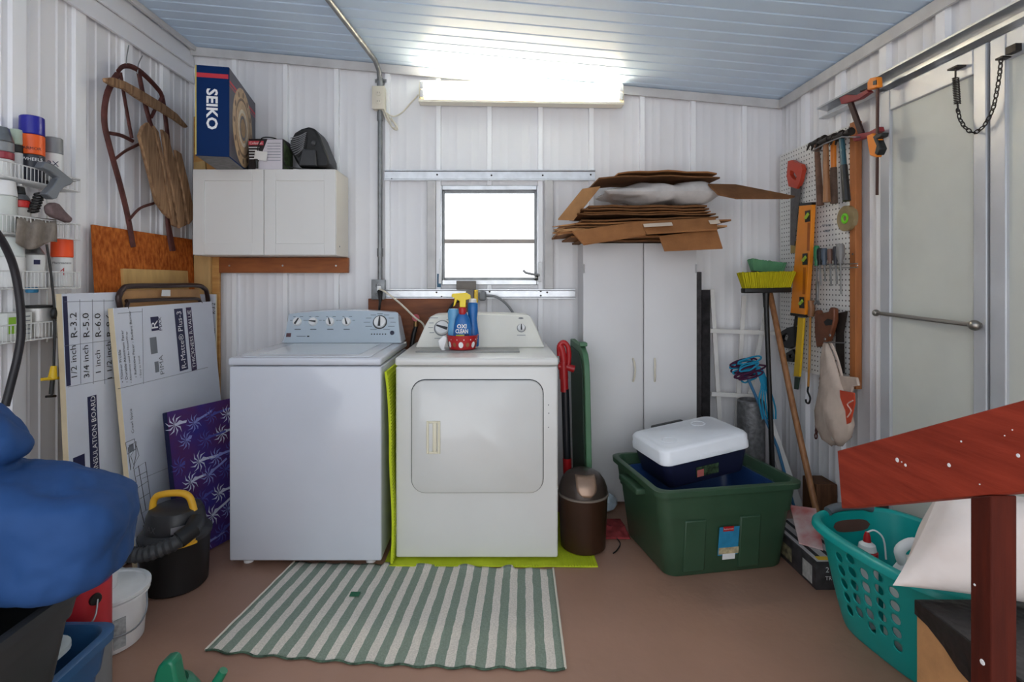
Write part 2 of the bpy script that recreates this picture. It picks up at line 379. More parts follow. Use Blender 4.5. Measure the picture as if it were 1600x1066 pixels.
# ---- right wall: header track, sliding door leaves
trk = MB(); zt0, zt1 = 2.112, 2.172
r_ = [(XR-.037, zt1), (XR-.095, zt1), (XR-.095, zt1-.008), (XR-.04, zt1-.02), (XR-.04, zt0+.02), (XR-.085, zt0+.006), (XR-.085, zt0), (XR-.037, zt0)]
trk.loft([[V((x, 2.79, z)) for x, z in r_], [V((x, -.6, z)) for x, z in r_]])
struct('trim_9', trk, ALU, 'long aluminium door track along the right wall', 'trim')
DOORM = mat('door_white', (202, 204, 196), .45, 0, .04, 4)
DFRAME = mat('door_frame_grey', (190, 192, 196), .4, .3, .05, 6)
def door(n, ya, yb, label):
    d = struct('door_%d' % n, MB(), DOORM, label, 'door')
    x0, x1 = XR-.08, XR-.0375
    build('panel', MB().box((x0+.012, ya+.03, .06), (x1-.008, yb-.03, 2.02)), DOORM, d)
    for s, (p, q) in enumerate((((ya), (ya+.052)), ((yb-.058), (yb)))):
        build('stile', MB().box((x0, p, .01), (x1, q, 2.09)), DFRAME, d, bev=.004)
    for z0, z1 in ((.01, .09), (2.0, 2.09)):
        build('rail', MB().box((x0, ya+.052, z0), (x1, yb-.058, z1)), DFRAME, d, bev=.004)
    return d
d1_ = door(1, 1.842, 2.352, 'narrow white sliding door with a grey frame and steel bar')
door(2, 1.0, 1.83, 'white sliding door leaf next to the chain and spring')
struct('trim_10', MB().box((XR-.066, 2.36, 0), (XR-.037, 2.40, 2.105)), WHITEWALL, 'white door jamb strip beside the pegboard', 'trim', bev=.005)
bar = MB(); p0 = V((XR-.11, 2.31, 1.131)); p1 = V((XR-.1, 1.865, 1.118))
p0 = V((XR-.078, 2.38, 1.131))
bar.tube([p0, p1], .008, 10); bar.ball(p0, .015); bar.ball(p1, .019); bar.cyl(p1, p1+V((.03, 0, 0)), .01)
build('door_bar', bar, mat('bar_steel', (150, 145, 138), .3, .9), d1_)
# ================================================================ conduit, outlets, lamp
cd = thing('electrical_conduit', 'grey metal conduit running down the back wall from ceiling to outlet box', 'conduit', (-.70, 3.26, 1.27))
pts = [V((-.70, 3.246, 1.28)), V((-.70, 3.246, 2.2)), V((-.70, 3.244, 2.47)), V((-.702, 3.225, 2.535)), V((-.708, 3.15, 2.566)), V((-.73, 2.95, zc(-.73)-.024)), V((-.78, 2.48, zc(-.78)-.02)), V((-.96, .9, zc(-.96)-.02)), V((-1.1, -.5, zc(-1.1)-.02))]
build('pipe', MB().tube(pts, .0145, 12), GALV, cd, ang=60)
for z in (1.42, 2.44, 2.24): build('coupling', MB().cyl((-.70, 3.246, z), (-.70, 3.246, z+.05), .0185), GALV, cd)
sp = MB().box((-.735, 3.262, 2.478), (-.665, 3.268, 2.498)).tube([V((-.72, 3.26, 2.488)), V((-.712, 3.236, 2.488)), V((-.70, 3.231, 2.488)), V((-.688, 3.236, 2.488)), V((-.68, 3.26, 2.488))], .007, 6)
build('strap', sp, GALV, cd)
def outlet(name, label, x0, x1, z0, z1, m, f):
    t = thing(name, label, 'outlet', ((x0+x1)/2, 3.25, z0))
    build('box', rbox((x0, 3.215, z0), (x1, 3.2625, z1), .004), m, t)
    build('cover_plate', rbox((x0-.002, 3.209, z0-.002), (x1+.002, 3.2145, z1+.002), .002, 2), f, t)
    for zz in ((z0+z1)/2+.025, (z0+z1)/2-.025):
        rc = build('socket', MB().lathe([(.017, 0), (.017, .003), (.015, .004)], ((x0+x1)/2, 3.209, zz), 16, (0, -1, 0)), f, t)
        for dx in (-.006, .006): build('slot', MB().box(((x0+x1)/2+dx-.001, 3.2035, zz-.003), ((x0+x1)/2+dx+.001, 3.2049, zz+.006)), BLACK, rc)
    return t
outlet('power_outlet', 'cream outlet box high on the conduit with a lamp cord plugged in', -.739, -.665, 2.303, 2.437, CREAM, CREAM)
outlet('power_outlet', 'grey metal outlet box at the foot of the conduit above the plywood', -.742, -.667, 1.165, 1.28, GALV, GALV)
# fluorescent lamp over the window
REFL = mat('lamp_white_enamel', (246, 240, 222), .4, 0, .01)
TB = mat('lit_tube', (255, 240, 214), .4, 0, 0, 5, emit=TUBE_STRENGTH); TB2 = mat('lower_tube', (250, 246, 236), .3, 0, .01, emit=TUBE2_STRENGTH)
hs = [(.03, 0), (-.042, 0), (-.046, .012), (-.040, .012), (.008, .016), (.016, .06), (.008, .112), (-.012, .128), (-.012, .136), (.03, .136)]
def strip_lamp(label, loc, rot, mats):
    fl = thing('fluorescent_light', label, 'light', loc, rot=rot); M0 = fl.matrix_basis.copy()
    lf = lambda mb: mb.xf(M0)
    build('housing', lf(MB().loft([[V((x, y, z)) for y, z in hs] for x in (-.605, .605)])), REFL, fl)
    for z, mm in ((.096, mats[0]), (.046, mats[1])):
        build('tube', lf(MB().cyl((-.575, -.03, z), (.575, -.03, z), .0185, n=16)), mm, fl)
        for s in (-1, 1): build('lamp_holder', lf(rbox((s*.59-.012, -.052, z-.022), (s*.59+.012, .004, z+.022), .005)), WHITE, fl)
    for s in (-1, 1): build('end_cap', lf(MB().prism([V((s*.606, y, z)) for y, z in hs[:2]+[(-.046, .012), (-.012, .128), (.03, .136)]], (.004*s, 0, 0))), REFL, fl)
    return fl
fl = strip_lamp('long lit fluorescent strip light above the window', (.15, 3.232, 2.33), Matrix.Rotation(.014, 3, 'Y'), (TB, TB2))
cord = MB().tube([Bw(654, 148, .05), Bw(640, 163, .04), Bw(628, 176, .04), Bw(615, 182, .05), Bw(604, 177, .07), Bw(597, 172, .09)], .0045, 8, sub=5)
cord.tube([Bw(604, 177, .075), Bw(610, 186, .06), Bw(618, 194, .06), Bw(621, 202, .055), Bw(615, 201, .055), Bw(607, 190, .06), Bw(599, 176, .085)], .005, 8, sub=5)
cord.tube([Bw(600, 170, .09), Bw(608, 188, .07), Bw(613, 199, .07), Bw(619, 198, .07), Bw(611, 184, .07)], .0045, 8, sub=5)
build('cord', cord, CREAM, fl)
# ================================================================ wall cabinet, ledger
CABM = mat('cabinet_white', (228, 226, 222), .42, 0, .015, 3); CABS = mat('cabinet_side_cream', (232, 224, 212), .5, 0, .02, 3)
cb = thing('wall_cabinet', 'white two-door wall cabinet with recessed shaker panels', 'cabinet', (-1.296, 3.14, 1.416))
cx0, cx1, cy0, cz0, cz1 = -1.696, -.896, 3.005, 1.416, 1.8986
build('body', MB().box((cx0, cy0+.02, cz0), (cx1, YB-.038, cz1)), CABS, cb, bev=.002)
for a, b in ((cx0+.001, -1.2995), (-1.2965, cx1-.001)):
    d = MB(); y = cy0; zz0, zz1 = cz0+.003, cz1-.001; e = .064
    d.box((a, y, zz0), (a+e, y+.018, zz1)); d.box((b-e, y, zz0), (b, y+.018, zz1)); d.box((a+e, y, zz0), (b-e, y+.018, zz0+e)); d.box((a+e, y, zz1-e), (b-e, y+.018, zz1))
    dd = build('door', d, CABM, cb, bev=.0015)
    build('panel', MB().box((a+e, y+.008, zz0+e), (b-e, y+.017, zz1-e)), CABM, dd)
build('screw_cap', MB().lathe([(.005, 0), (.004, .002)], (cx1, 3.08, 1.47), 10, (1, 0, 0)), GREY, cb)
lg = thing('ledger_board', 'stained wooden ledger board screwed under the wall cabinet', 'board', (-1.277, 3.255, 1.32))
build('plank', MB().box((-1.665, 3.225, 1.322), (-.889, 3.262, 1.414)), REDWOOD, lg, bev=.003)
for x in (-1.6, -1.28, -.96): build('screw', MB().lathe([(.006, 0), (.005, .002)], (x, 3.225, 1.365), 10, (0, -1, 0)), ALU, lg)
# clock box leaning back on the cabinet
NAVY = mat('box_navy', (4, 42, 92), .75, 0, .05); DNAVY = mat('box_dark', (52, 52, 66), .4, 0, .1)
Hh, Ln = .453, .565; hx = .0785
kb = thing('clock_box', 'tall navy cardboard clock box overhanging the wall cabinet', 'box', (-1.423, 2.695, 1.899), rz=math.radians(11.8))
MK = kb.matrix_basis.copy(); g = lambda x, y, z: MK @ V((x, y, z))
build('carton', rbox((-hx, 0, 0), (hx, Ln, Hh), .003, 2).xf(MK), NAVY, kb)
nx, ny, nz = (MK.to_3x3() @ a for a in (EX, EY, EZ))
text('SEIKO', INKW, kb, g(.0, -.0006, Hh*.52), -nz, nx, height=.054, width=.205, bold=.03)
build('stripe', quadp(g(0, -.001, Hh-.05), nx, nz, .15, .022), mat('print_red', (196, 36, 52), .5), kb)
build('yellow_edge', quadp(g(-hx+.004, -.0012, Hh*.5), nx, nz, .006, .445), mat('old_yellow', (196, 176, 96), .6), kb)
build('side_print', quadp(g(hx, Ln/2, Hh*.5), ny, nz, Ln-.008, Hh-.008, .001), DNAVY, kb)
sd = quadp(g(hx+.0007, Ln/2, Hh-.07), ny, nz, Ln-.01, .012); sd.merge(quadp(g(hx+.0007, Ln/2, Hh-.09), ny, nz, Ln-.01, .005)); build('stripe', sd, MATS['print_red'], kb)
def disc(c, n_, r0, r1, m, nm='clock_print', e=.0015, sc=(1, 1), n=40):
    mb = MB(); n_ = V(n_).normalized(); U = nz if abs(n_.dot(nz)) < .9 else nx; U = (U-n_*U.dot(n_)).normalized(); W_ = n_.cross(U)
    P = lambda r, k: V(c)+n_*e+(U*math.cos(2*math.pi*k/n)*sc[0]+W_*math.sin(2*math.pi*k/n)*sc[1])*r
    if r0 <= 0: mb.add([P(r1, k) for k in range(n)], [tuple(range(n))])
    else: mb.loft([[P(r0, k) for k in range(n)], [P(r1, k) for k in range(n)]], (False, False))
    return mb
cc = g(hx, .27, .218)
for r0, r1, m_, e_ in ((0, .208, ('clock_tan', (190, 160, 124)), .0016), (.142, .156, ('clock_brown', (116, 92, 70)), .0022), (.08, .1, ('clock_cream', (214, 204, 184)), .0022), (.05, .066, ('clock_grey', (96, 96, 104)), .0022), (0, .05, ('clock_gold', (156, 124, 84)), .0022)):
    build('clock_print', disc(cc, nx, r0, r1, None, e=e_, sc=(1.02, 1.02)), mat(*m_, rough=.5, var=.15, scale=40), kb, recalc=False)
oz = MB()
for k in range(12):
    a = k*math.pi/6; oz.merge(disc(cc+(nz*math.cos(a)*1.02+ny*math.sin(a)*1.02)*.178, nx, 0, .016, None, e=.0024, n=10))
stuff(build('clock_print', oz, MATS['clock_brown'], kb, recalc=False))
build('base_print', quadp(g(0, Ln/2, 0), nx, -ny, .15, .55), mat('base_grey', (120, 118, 118), .6, var=.2, scale=30), kb)
# small heater carton with a cord on top
hb = thing('small_carton', 'small black and white printed carton with a plug hanging over it', 'box', (-1.31, 3.1, 1.8988))
hx0, hx1, hy, hz0, hz1 = -1.395, -1.2, 3.03, 1.8988, 2.075
build('carton', rbox((hx0, hy, hz0), (hx1, hy+.15, hz1), .002, 2), mat('carton_black', (40, 34, 38), .5), hb)
f = lambda u, v: V((hx0+u*(hx1-hx0), hy-.0006, hz0+v*(hz1-hz0)))
build('white_print', MB().prism([f(.2, .01), f(.98, .01), f(.98, .98), f(.55, .98)], (0, -.0005, 0)), mat('carton_white', (214, 208, 214), .5), hb)
build('red_patch', quadp(f(.22, .86)+V((0, -.001, 0)), EX, EZ, .085, .024), mat('carton_red', (206, 70, 84), .5), hb)
text('Coleman', INKW, hb, f(.22, .86)+V((0, -.0016, 0)), EX, EZ, width=.07)
pr = MB()
for k in range(5): pr.merge(quadp(f(.16-.01*k, .72-.09*k)+V((0, -.0006, 0)), EX, EZ, .06-.006*k, .006))
stuff(build('white_print', pr, INKW, hb))
pr = MB()
for k in range(7): pr.merge(quadp(f(.74, .85-.09*k)+V((0, -.0012, 0)), EX, EZ, .075, .003))
stuff(build('fine_print', pr, INKG, hb))
build('side_print', MB().prism([V((hx1+.0005, hy+.01, hz0+.01)), V((hx1+.0005, hy+.14, hz0+.01)), V((hx1+.0005, hy+.14, hz1-.05)), V((hx1+.0005, hy+.01, hz1-.01))], (.0004, 0, 0)), mat('leaf_green', (74, 90, 58), .6, var=.4, scale=40), hb)
# black fan heater with cord
fh = thing('fan_heater', 'black round desk fan heater on the end of the wall cabinet', 'heater', (-1.08, 3.12, 1.8988))
FX, FY = -1.08, 3.12
sil = [(453, 220), (460, 207), (470, 201), (482, 197.5), (492, 201), (499, 212), (506, 230), (513, 246), (514, 258), (508, 261.5), (468, 261.5), (461, 250), (453, 234)]
bd_ = [D(x, y, 3.08) for x, y in sil]
for p in bd_: p.z = max(p.z, 1.912)
build('head', MB().prism(bd_, (0, .17, 0)), BLACK, fh, bev=.028)
build('base', MB().lathe([(.085, 0), (.085, .008), (.07, .0125)], (FX+.01, FY+.03, 1.8992), 28), BLACK, fh)
f_ = lambda x, y, e=0: D(x, y, 3.078-e)
build('stand', MB().prism([f_(474, 234), f_(494, 235), f_(497, 260), f_(468, 260)], (0, -.02, 0)), DGREY, fh, bev=.006)
build('grille_panel', MB().prism([f_(454, 222), f_(462, 209), f_(474, 206), (f_(481, 214)), f_(478, 232), f_(466, 246), f_(456, 234)], (0, -.004, 0)), mat('grille_black', (10, 10, 11), .6), fh)
for k in range(9):
    t = k/8; x0, y0 = 454+9*max(0, t-.55)*1.6, 216+26*t; x1, y1 = 479-5*t, 207+24*t
    build('grille_bar', MB().tube([f_(x0, y0, .004), f_((x0+x1)/2, (y0+y1)/2+1.5, .012), f_(x1, y1, .006)], .0032, 6, sub=3), mat('grille_grey', (128, 129, 132), .4), fh)
build('pivot_knob', MB().lathe([(.014, 0), (.014, .01), (.009, .014)], f_(490, 224), 16, (0, -1, 0)), mat('knob_grey', (70, 71, 74), .35), fh)
cdm = MB().tube([(-1.0, 3.06, 1.905), (-1.12, 3.0+.02, 1.906), (-1.19, 3.03, 1.93), (-1.215, 3.06, 2.03), (-1.25, 3.06, 2.081), (-1.31, 3.03, 2.082), (-1.33, 3.022, 2.05), (-1.342, 3.02, 2.0)], .0035, 6, sub=6)
build('cord', cdm, BLACK, fh)
build('plug', MB().cyl((-1.345, 3.015, 1.955), (-1.34, 3.013, 1.905), .011, .007), BLACK, fh)
build('tag', quadp((-1.318, 3.012, 1.975), V((1, 0, -.15)), V((.15, 0, 1)), .07, .05, t=.001), mat('paper_white', (236, 234, 230), .7), fh)
# ================================================================ washer
WX, WX2, WY = -1.1815, -.5075, 2.38
ws = thing('washing_machine', 'white top-load washing machine with a blue-grey control panel', 'washer', ((WX+WX2)/2, 2.72, 0))
build('cabinet', rbox((WX, WY, .032), (WX2, 3.03, .894), .008), ENAMEL, ws)
build('top', rbox((WX-.002, WY-.008, .8985), (WX2+.002, 3.06, .933), .01), ENAMEL, ws)
ld = build('lid', rbox((WX+.05, WY+.012, .9335), (WX2-.05, 2.90, .9375), .0015, 2), ENAMEL, ws)
build('lid_insert', rbox((WX+.11, WY+.06, .938), (WX2-.11, 2.86, .9395), .0006, 1), mat('lid_gloss', (214, 219, 226), .12, 0, .01), ld)
for x in (WX+.06, WX2-.06):
    for y in (WY+.06, 2.97): build('foot', MB().lathe([(.022, .001), (.022, .014), (.012, .016), (.012, .034)], (x, y, 0), 16), WHITE, ws)
# console
def console(root, x0, x1, ins, y0, y1, yb, z0, z1, arch, m, r):
    n = 24; fr_, bk = [], []
    out = [(x0, z0)]
    for k in range(n+1):
        t = k/n; x = x0+ins+(x1-x0-2*ins)*t; e = min(t, 1-t)*(x1-x0-2*ins)
        z = z1+arch*math.sin(math.pi*t)
        if e < r: z -= r-math.sqrt(max(0, r*r-(r-e)**2))
        out.append((x, z))
    out.append((x1, z0))
    yy = lambda z: y0+(y1-y0)*(z-z0)/(z1-z0)
    fr_ = [V((x, yy(z), z)) for x, z in out]; bk = [V((x, yb, z)) for x, z in out]
    return build('control_console', MB().loft([fr_, bk]), m, root, bev=.006), yy
cs, yy = console(ws, WX+.012, WX2-.008, .03, 2.925, 2.985, 3.08, .934, 1.095, .018, ENAMEL, .02)
PANEL = mat('console_blue_grey', (182, 195, 206), .35, .1, .03, 6)
sl_ = (2.985-2.925)/(1.095-.934); up_ = V((0, sl_, 1)).normalized(); nn = V((0, -1, sl_)).normalized()
def onface(px, py): # point on the washer console face
    Yg = 2.95
    for _ in range(6): Yg = yy(D(px, py, Yg).z)
    return D(px, py, Yg)
pl = [onface(*p) for p in ((444, 536), (452, 491), (490, 488), (530, 486), (580, 487), (622, 489), (625, 536))]
fp = build('face_panel', MB().prism([p+nn*.0015 for p in pl], nn*.003), PANEL, cs)
def knob(root, c, n_, up, r, m, mark, ringm=None):
    k = build('knob', MB().lathe([(r*1.05, 0), (r, .012), (r*.92, .017), (0, .017)], c, 28, n_), m, root)
    r_ = V(n_).cross(up).normalized()
    u2 = (up+r_*mark).normalized(); s2 = V(n_).cross(u2)
    bar_ = MB().prism([V(c)+V(n_)*.016+u2*r*.86+s2*r*.1, V(c)+V(n_)*.016+u2*r*.86-s2*r*.1, V(c)+V(n_)*.016-u2*r*.8-s2*r*.22, V(c)+V(n_)*.016-u2*r*.8+s2*r*.22], V(n_)*.006)
    build('pointer', bar_, DGREY, k)
    if ringm: build('knob_ring', MB().lathe([(r*1.22, 0), (r*1.22, .003), (r*1.06, .004)], c, 32, n_), ringm, root)
    return k
for px, mk in ((465.5, -.5), (490, 9), (516.5, .35), (542, .35)): knob(ws, onface(px, 503.5)+nn*.0045, nn, up_, .0225, WHITE, mk)
knob(ws, onface(594, 504)+nn*.0045, nn, up_, .032, WHITE, .0, DGREY)
ti = MB()
def tick(px, py, w_, h_=.0022): ti.merge(quadp(onface(px, py)+nn*.0046, EX, up_, w_, h_))
for c in (465.5, 490, 516.5, 542):
    tick(c-5, 495, .012); tick(c+6, 495, .018); tick(c, 515, .034, .0035); tick(c-10, 501, .012); tick(c+11, 501, .014)
for k in range(11):
    a = math.radians(-150+30*k); tick(594+17*math.sin(a)*1.2, 504-13*math.cos(a), .03 if 2 < k < 9 else .036)
for k in range(6): tick(581+4.3*k, 522.6, .007, .006)
tick(471, 526, .05); tick(482, 526, .013, .006)
stuff(build('panel_print', ti, INKB, cs))
build('maker_badge', quadp(onface(451.5, 524)+nn*.0046, EX, up_, .026, .022), mat('badge', (92, 60, 66), .5), cs)
build('start_button', MB().lathe([(.012, 0), (.011, .006), (0, .007)], onface(613, 520.6)+nn*.0045, 18, nn), mat('button_navy', (44, 44, 66), .3), cs)
# ================================================================ dryer
X0, X1, DY = -.454, .2806, 2.43
dr = thing('clothes_dryer', 'white front-load dryer with a cream control panel', 'dryer', ((X0+X1)/2, 2.75, 0))
build('cabinet', rbox((X0, DY, .02), (X1, 3.04, .886), .01), ENAMEL2, dr)
build('top', rbox((X0-.002, DY-.008, .8895), (X1+.002, 3.06, .926), .01), ENAMEL2, dr)
for x in (X0+.06, X1-.06):
    for y in (DY+.07, 2.97): build('foot', MB().lathe([(.02, .0105), (.02, .022)], (x, y, 0), 14), WHITE, dr)
cs2, yy2 = console(dr, -.419, .2535, .045, 2.79, 2.87, 3.06, .9265, 1.089, .008, mat('console_cream', (226, 224, 216), .35, 0, .02), .05)
sl2 = (2.87-2.79)/(1.089-.9265); up2 = V((0, sl2, 1)).normalized(); nn2 = V((0, -1, sl2)).normalized()
def onf2(px, py):
    Yg = 2.83
    for _ in range(6): Yg = yy2(D(px, py, Yg).z)
    return D(px, py, Yg)
kn = knob(dr, onf2(691, 513), nn2, up2, .036, WHITE, 3, GREY); knob(dr, onf2(814.4, 513), nn2, up2, .019, WHITE, 0, GREY)
ti = MB()
for px, py, w_ in ((677, 497, .05), (814.4, 524, .045), (685, 529, .04), (674, 505, .025), (673, 512, .025), (675, 520, .025), (702, 500, .03), (711, 506, .025)): ti.merge(quadp(onf2(px, py)+nn2*.0006, EX, up2, w_, .003))
stuff(build('panel_print', ti, INKG, cs2))
build('maker_badge', disc(onf2(814, 497.5), nn2, 0, .012, None, e=.001, sc=(.45, 1.15)), GREY, cs2, recalc=False)
dz0, dz1, dx0, dx1 = .318, .8245, -.380, .2115
def rr_xz(x0, x1, z0, z1, r, y, n=6): return [V((p.x, y, p.y)) for p in rring((x1-x0)/2, (z1-z0)/2, r, 0, n, (x0+x1)/2, (z0+z1)/2)]
GAP = mat('door_gap_shadow', (70, 72, 74), .8)
build('door_gap_shade', MB().loft([rr_xz(dx0-.004, dx1+.004, dz0-.004, dz1+.004, .064, DY-.0008), rr_xz(dx0-.004, dx1+.004, dz0-.004, dz1+.004, .064, DY+.004)]), GAP, dr)  # dark plate behind the door edge, gap shade painted as its colour
dd = build('door', MB().loft([rr_xz(dx0, dx1, dz0, dz1, .06, DY-.001), rr_xz(dx0, dx1, dz0, dz1, .06, DY-.010), rr_xz(dx0+.005, dx1-.005, dz0+.005, dz1-.005, .056, DY-.015)]), ENAMEL2, dr, ang=50)
hd = MB(); hx0, hx1, hz0, hz1 = -.312, -.25, .497, .644; y = DY-.015
for a, b, c, e in ((hx0, hx0+.01, hz0, hz1), (hx1-.012, hx1, hz0, hz1), (hx0+.01, hx1-.012, hz0, hz0+.01), (hx0+.01, hx1-.012, hz1-.01, hz1)): hd.box((a, y-.006, c), (b, y, e))
hh = build('handle', hd, mat('handle_cream', (226, 220, 196), .4), dd, bev=.002)
build('handle_grip', rbox((hx0+.028, y-.009, hz0+.008), (hx0+.046, y-.001, hz1-.008), .003), MATS['handle_cream'], dd)
for px, py in ((857, 633), (857.5, 646), (857, 668)): build('screw', MB().lathe([(.003, 0), (.002, .001)], D(px, py, DY), 8, (0, -1, 0)), GREY, dr)
# ---- plywood, valve, hoses, dryer plug
one('plywood_backer', MB().box((-.77, 3.24, .86), (-.15, 3.262, 1.1665)), mat('plywood', (142, 82, 46), .6, 0, .2, 6, .1, 40, (1, 1, 5), col2=(108, 58, 32)), 'brown plywood backing board below the window channel', 'board', base=(-.46, 3.26, .86))
vv = thing('water_valve', 'washer water valve with a small red handle on the plywood', 'valve', (-.475, 3.2, .86))
q = Bw(650, 497, .12)
build('body', MB().cyl(q+V((0, .074, -.02)), q+V((0, 0, -.02)), .012).cyl(q+V((0, 0, -.05)), q+V((0, 0, .0)), .014), mat('brass', (150, 120, 80), .35, .9), vv)
build('wheel', MB().lathe([(.022, 0), (.022, .008), (.008, .01)], q+V((0, -.004, .0)), 12, (0, -1, .3)), mat('valve_pink', (190, 84, 90), .4), vv)
one('washer_hose', MB().tube([q+V((-.0, 0, -.05)), q+V((-.015, -.02, -.12)), q+V((-.03, -.03, -.25)), q+V((-.035, -.03, -.5)), q+V((-.035, -.03, -.75))], .013, 10, sub=4), BLACK, 'black rubber fill hose hanging below the red valve handle', 'hose')
wc = thing('appliance_cable', 'white appliance cord running from the grey outlet box to the washer', 'cord', (-.68, 3.19, 1.17))
build('plug', rbox(Bw(589, 454, .11)-V((0, 0, .003)), Bw(596, 447, .098), .002), WHITE, wc)
build('cord', MB().tube([Bw(593, 452, .115), Bw(603, 457, .15), Bw(625, 474, .16), Bw(648, 496, .19), Bw(662, 508, .17), Bw(665, 530, .17)], .0055, 8, sub=5), CREAM, wc)
wc2 = thing('appliance_cable', 'black tapered plug and cord below the grey outlet box', 'cord', (-.70, 3.19, 1.0))
build('plug', MB().tube([Bw(594, 455, .1), Bw(594, 463, .12), Bw(594, 472, .13)], [.018, .008], 10), BLACK, wc2)
build('cord', MB().tube([Bw(594, 470, .13), Bw(593, 480, .135), Bw(592, 492, .12), Bw(592, 520, .12)], .007, 8, sub=4), BLACK, wc2)
do = thing('dryer_outlet', 'grey surface outlet on the lower channel with a taped dryer plug', 'outlet', (-.15, 3.2, 1.13))
build('box', rbox(Bw(713, 453, .11), Bw(744, 439, .04), .004), mat('taupe_plastic', (118, 110, 102), .5), do)
build('plug', rbox(Bw(728, 474, .12), Bw(741, 454, .05), .004), mat('taupe_plastic', (118, 110, 102), .5), do)
build('warning_tag', rbox(Bw(741, 473, .13), Bw(747, 453, .10), .002), YELLOW, do)
build('plug_head', rbox(Bw(748, 470, .12), Bw(760, 455, .06), .012), GREY, do)
build('cord', MB().tube([Bw(757, 462, .1), Bw(775, 464, .1), Bw(790, 474, .12), Bw(802, 490, .16), Bw(806, 510, .18)], .008, 8, sub=5), GREY, do)
build('conduit_hose', MB().tube([Bw(728, 468, .09), Bw(712, 472, .1), Bw(702, 484, .12), Bw(698, 500, .14), Bw(698, 530, .14)], .008, 8, sub=5), BLACK, do)
# ---- things on the dryer
ZT = .9262
tr = D(651, 548, 2.72)
one('grey_tray', rbox((-.39, 2.60, ZT), (.115, 2.765, ZT+.006), .0025, 2), mat('tray_grey', (140, 140, 140), .5), 'thin flat grey tray on the dryer top under the red basin', 'tray')
Zb = ZT+.0065
bk = thing('holiday_basin', 'small round red basin with a white holiday print on the dryer', 'basin', (-.168, 2.69, Zb))
bc = V((-.168, 2.685, Zb))
build('bowl', MB().lathe([(.058, 0), (.066, .004), (.078, .068), (.081, .07), (.081, .073), (.075, .072), (.063, .008), (0, .008)], bc, 32), RED, bk)
pr = MB(); pr2 = MB()
for k in range(14):
    a = math.radians(-170+k*26); c = V((math.cos(a), math.sin(a), 0)); p = bc+c*.0715+V((0, 0, .028))
    n_ = V((math.cos(a), math.sin(a), -.17)).normalized(); 
    (pr if k % 2 else pr2).merge(disc(p, n_, 0, .013 if k % 2 else .01, None, e=.001, n=10, sc=(1.2, .9)))
    pr.merge(disc(bc+V((math.cos(a+.2), math.sin(a+.2), 0))*.0755+V((0, 0, .053)), n_, 0, .003, None, e=.001, n=6))
stuff(build('snowman_print', pr, INKW, bk, recalc=False)); stuff(build('brown_print', pr2, mat('ginger', (150, 92, 62), .6), bk, recalc=False))
ox = thing('spray_bottle', 'blue stain remover spray bottle with yellow trigger in the red basin', 'bottle', (-.165, 2.675, Zb+.009))
oc = V((-.166, 2.665, Zb+.0095))
def ell(pf, c, sx, sy, n=24): return MB().loft([[V(c)+V((sx*r*math.cos(2*math.pi*k/n), sy*r*math.sin(2*math.pi*k/n), z)) for k in range(n)] for r, z in pf])
build('body', ell([(.036, 0), (.041, .005), (.042, .06), (.04, .1), (.033, .14), (.02, .17), (.015, .178)], oc, 1.1, .68), BLUEP, ox, ang=60)
build('collar', MB().lathe([(.0175, .165), (.019, .17), (.019, .195), (.016, .2)], oc, 20), RED, ox)
tg = [(-.055, .255), (-.05, .268), (.02, .272), (.04, .26), (.042, .243), (.018, .236), (.016, .2), (-.014, .2), (-.014, .232), (-.026, .238), (-.036, .21), (-.045, .203), (-.042, .222), (-.038, .245)]
build('trigger_head', MB().prism([oc+V((x, -.012, z)) for x, z in tg], (0, .024, 0)), mat('trigger_yellow', (244, 214, 34), .35), ox, bev=.003)
fr0 = oc+V((0, -.0295, 0))
text('OXI', INKW, ox, fr0+V((-.002, .0008, .108)), EX, EZ, height=.021, bold=.03); text('CLEAN', INKW, ox, fr0+V((-.002, -.0005, .084)), EX, EZ, height=.021, width=.062, bold=.03)
build('label_band', quadp(fr0+V((-.01, -.0005, .062)), EX, EZ, .04, .01, .001), mat('label_green', (190, 196, 40), .5), ox)
build('label_patch', quadp(fr0+V((.022, .0005, .064)), EX, EZ, .022, .012, .001), INKN, ox)
build('label_white', quadp(fr0+V((0, -.0005, .043)), EX, EZ, .05, .014, .001), INKW, ox)
b2 = thing('blue_bottle', 'tall slim blue bottle with a white cap behind the spray bottle', 'bottle', (-.118, 2.72, Zb+.009))
build('body', ell([(.028, 0), (.031, .004), (.032, .06), (.026, .1), (.022, .14), (.026, .18), (.026, .215), (.02, .222)], (-.118, 2.72, Zb+.0095), 1, .75), BLUEP, b2, ang=60)
build('cap', MB().lathe([(.019, .222), (.019, .238), (.014, .241)], (-.118, 2.72, Zb+.0095), 18), WHITE, b2)
b3 = thing('light_blue_bottle', 'translucent pale blue squeeze bottle in the red basin', 'bottle', (-.212, 2.70, Zb+.009))
build('body', ell([(.027, 0), (.03, .004), (.03, .11), (.026, .125), (.03, .14), (.031, .175), (.025, .19), (0, .192)], (-.212, 2.705, Zb+.0095), 1, .8), mat('pale_blue_plastic', (104, 170, 214), .3), b3, ang=60)
tp = thing('tape_dispenser', 'small white plastic clip leaning on the red basin', 'clip', (-.30, 2.63, Zb))
ring_ = [D(x, y, 2.64) for x, y in ((684, 533), (692, 525), (698, 527), (697, 535), (694, 545), (696, 548), (691, 549), (686, 542))]
build('body', MB().prism(ring_, (0, .02, 0)), WHITE, tp, bev=.004)
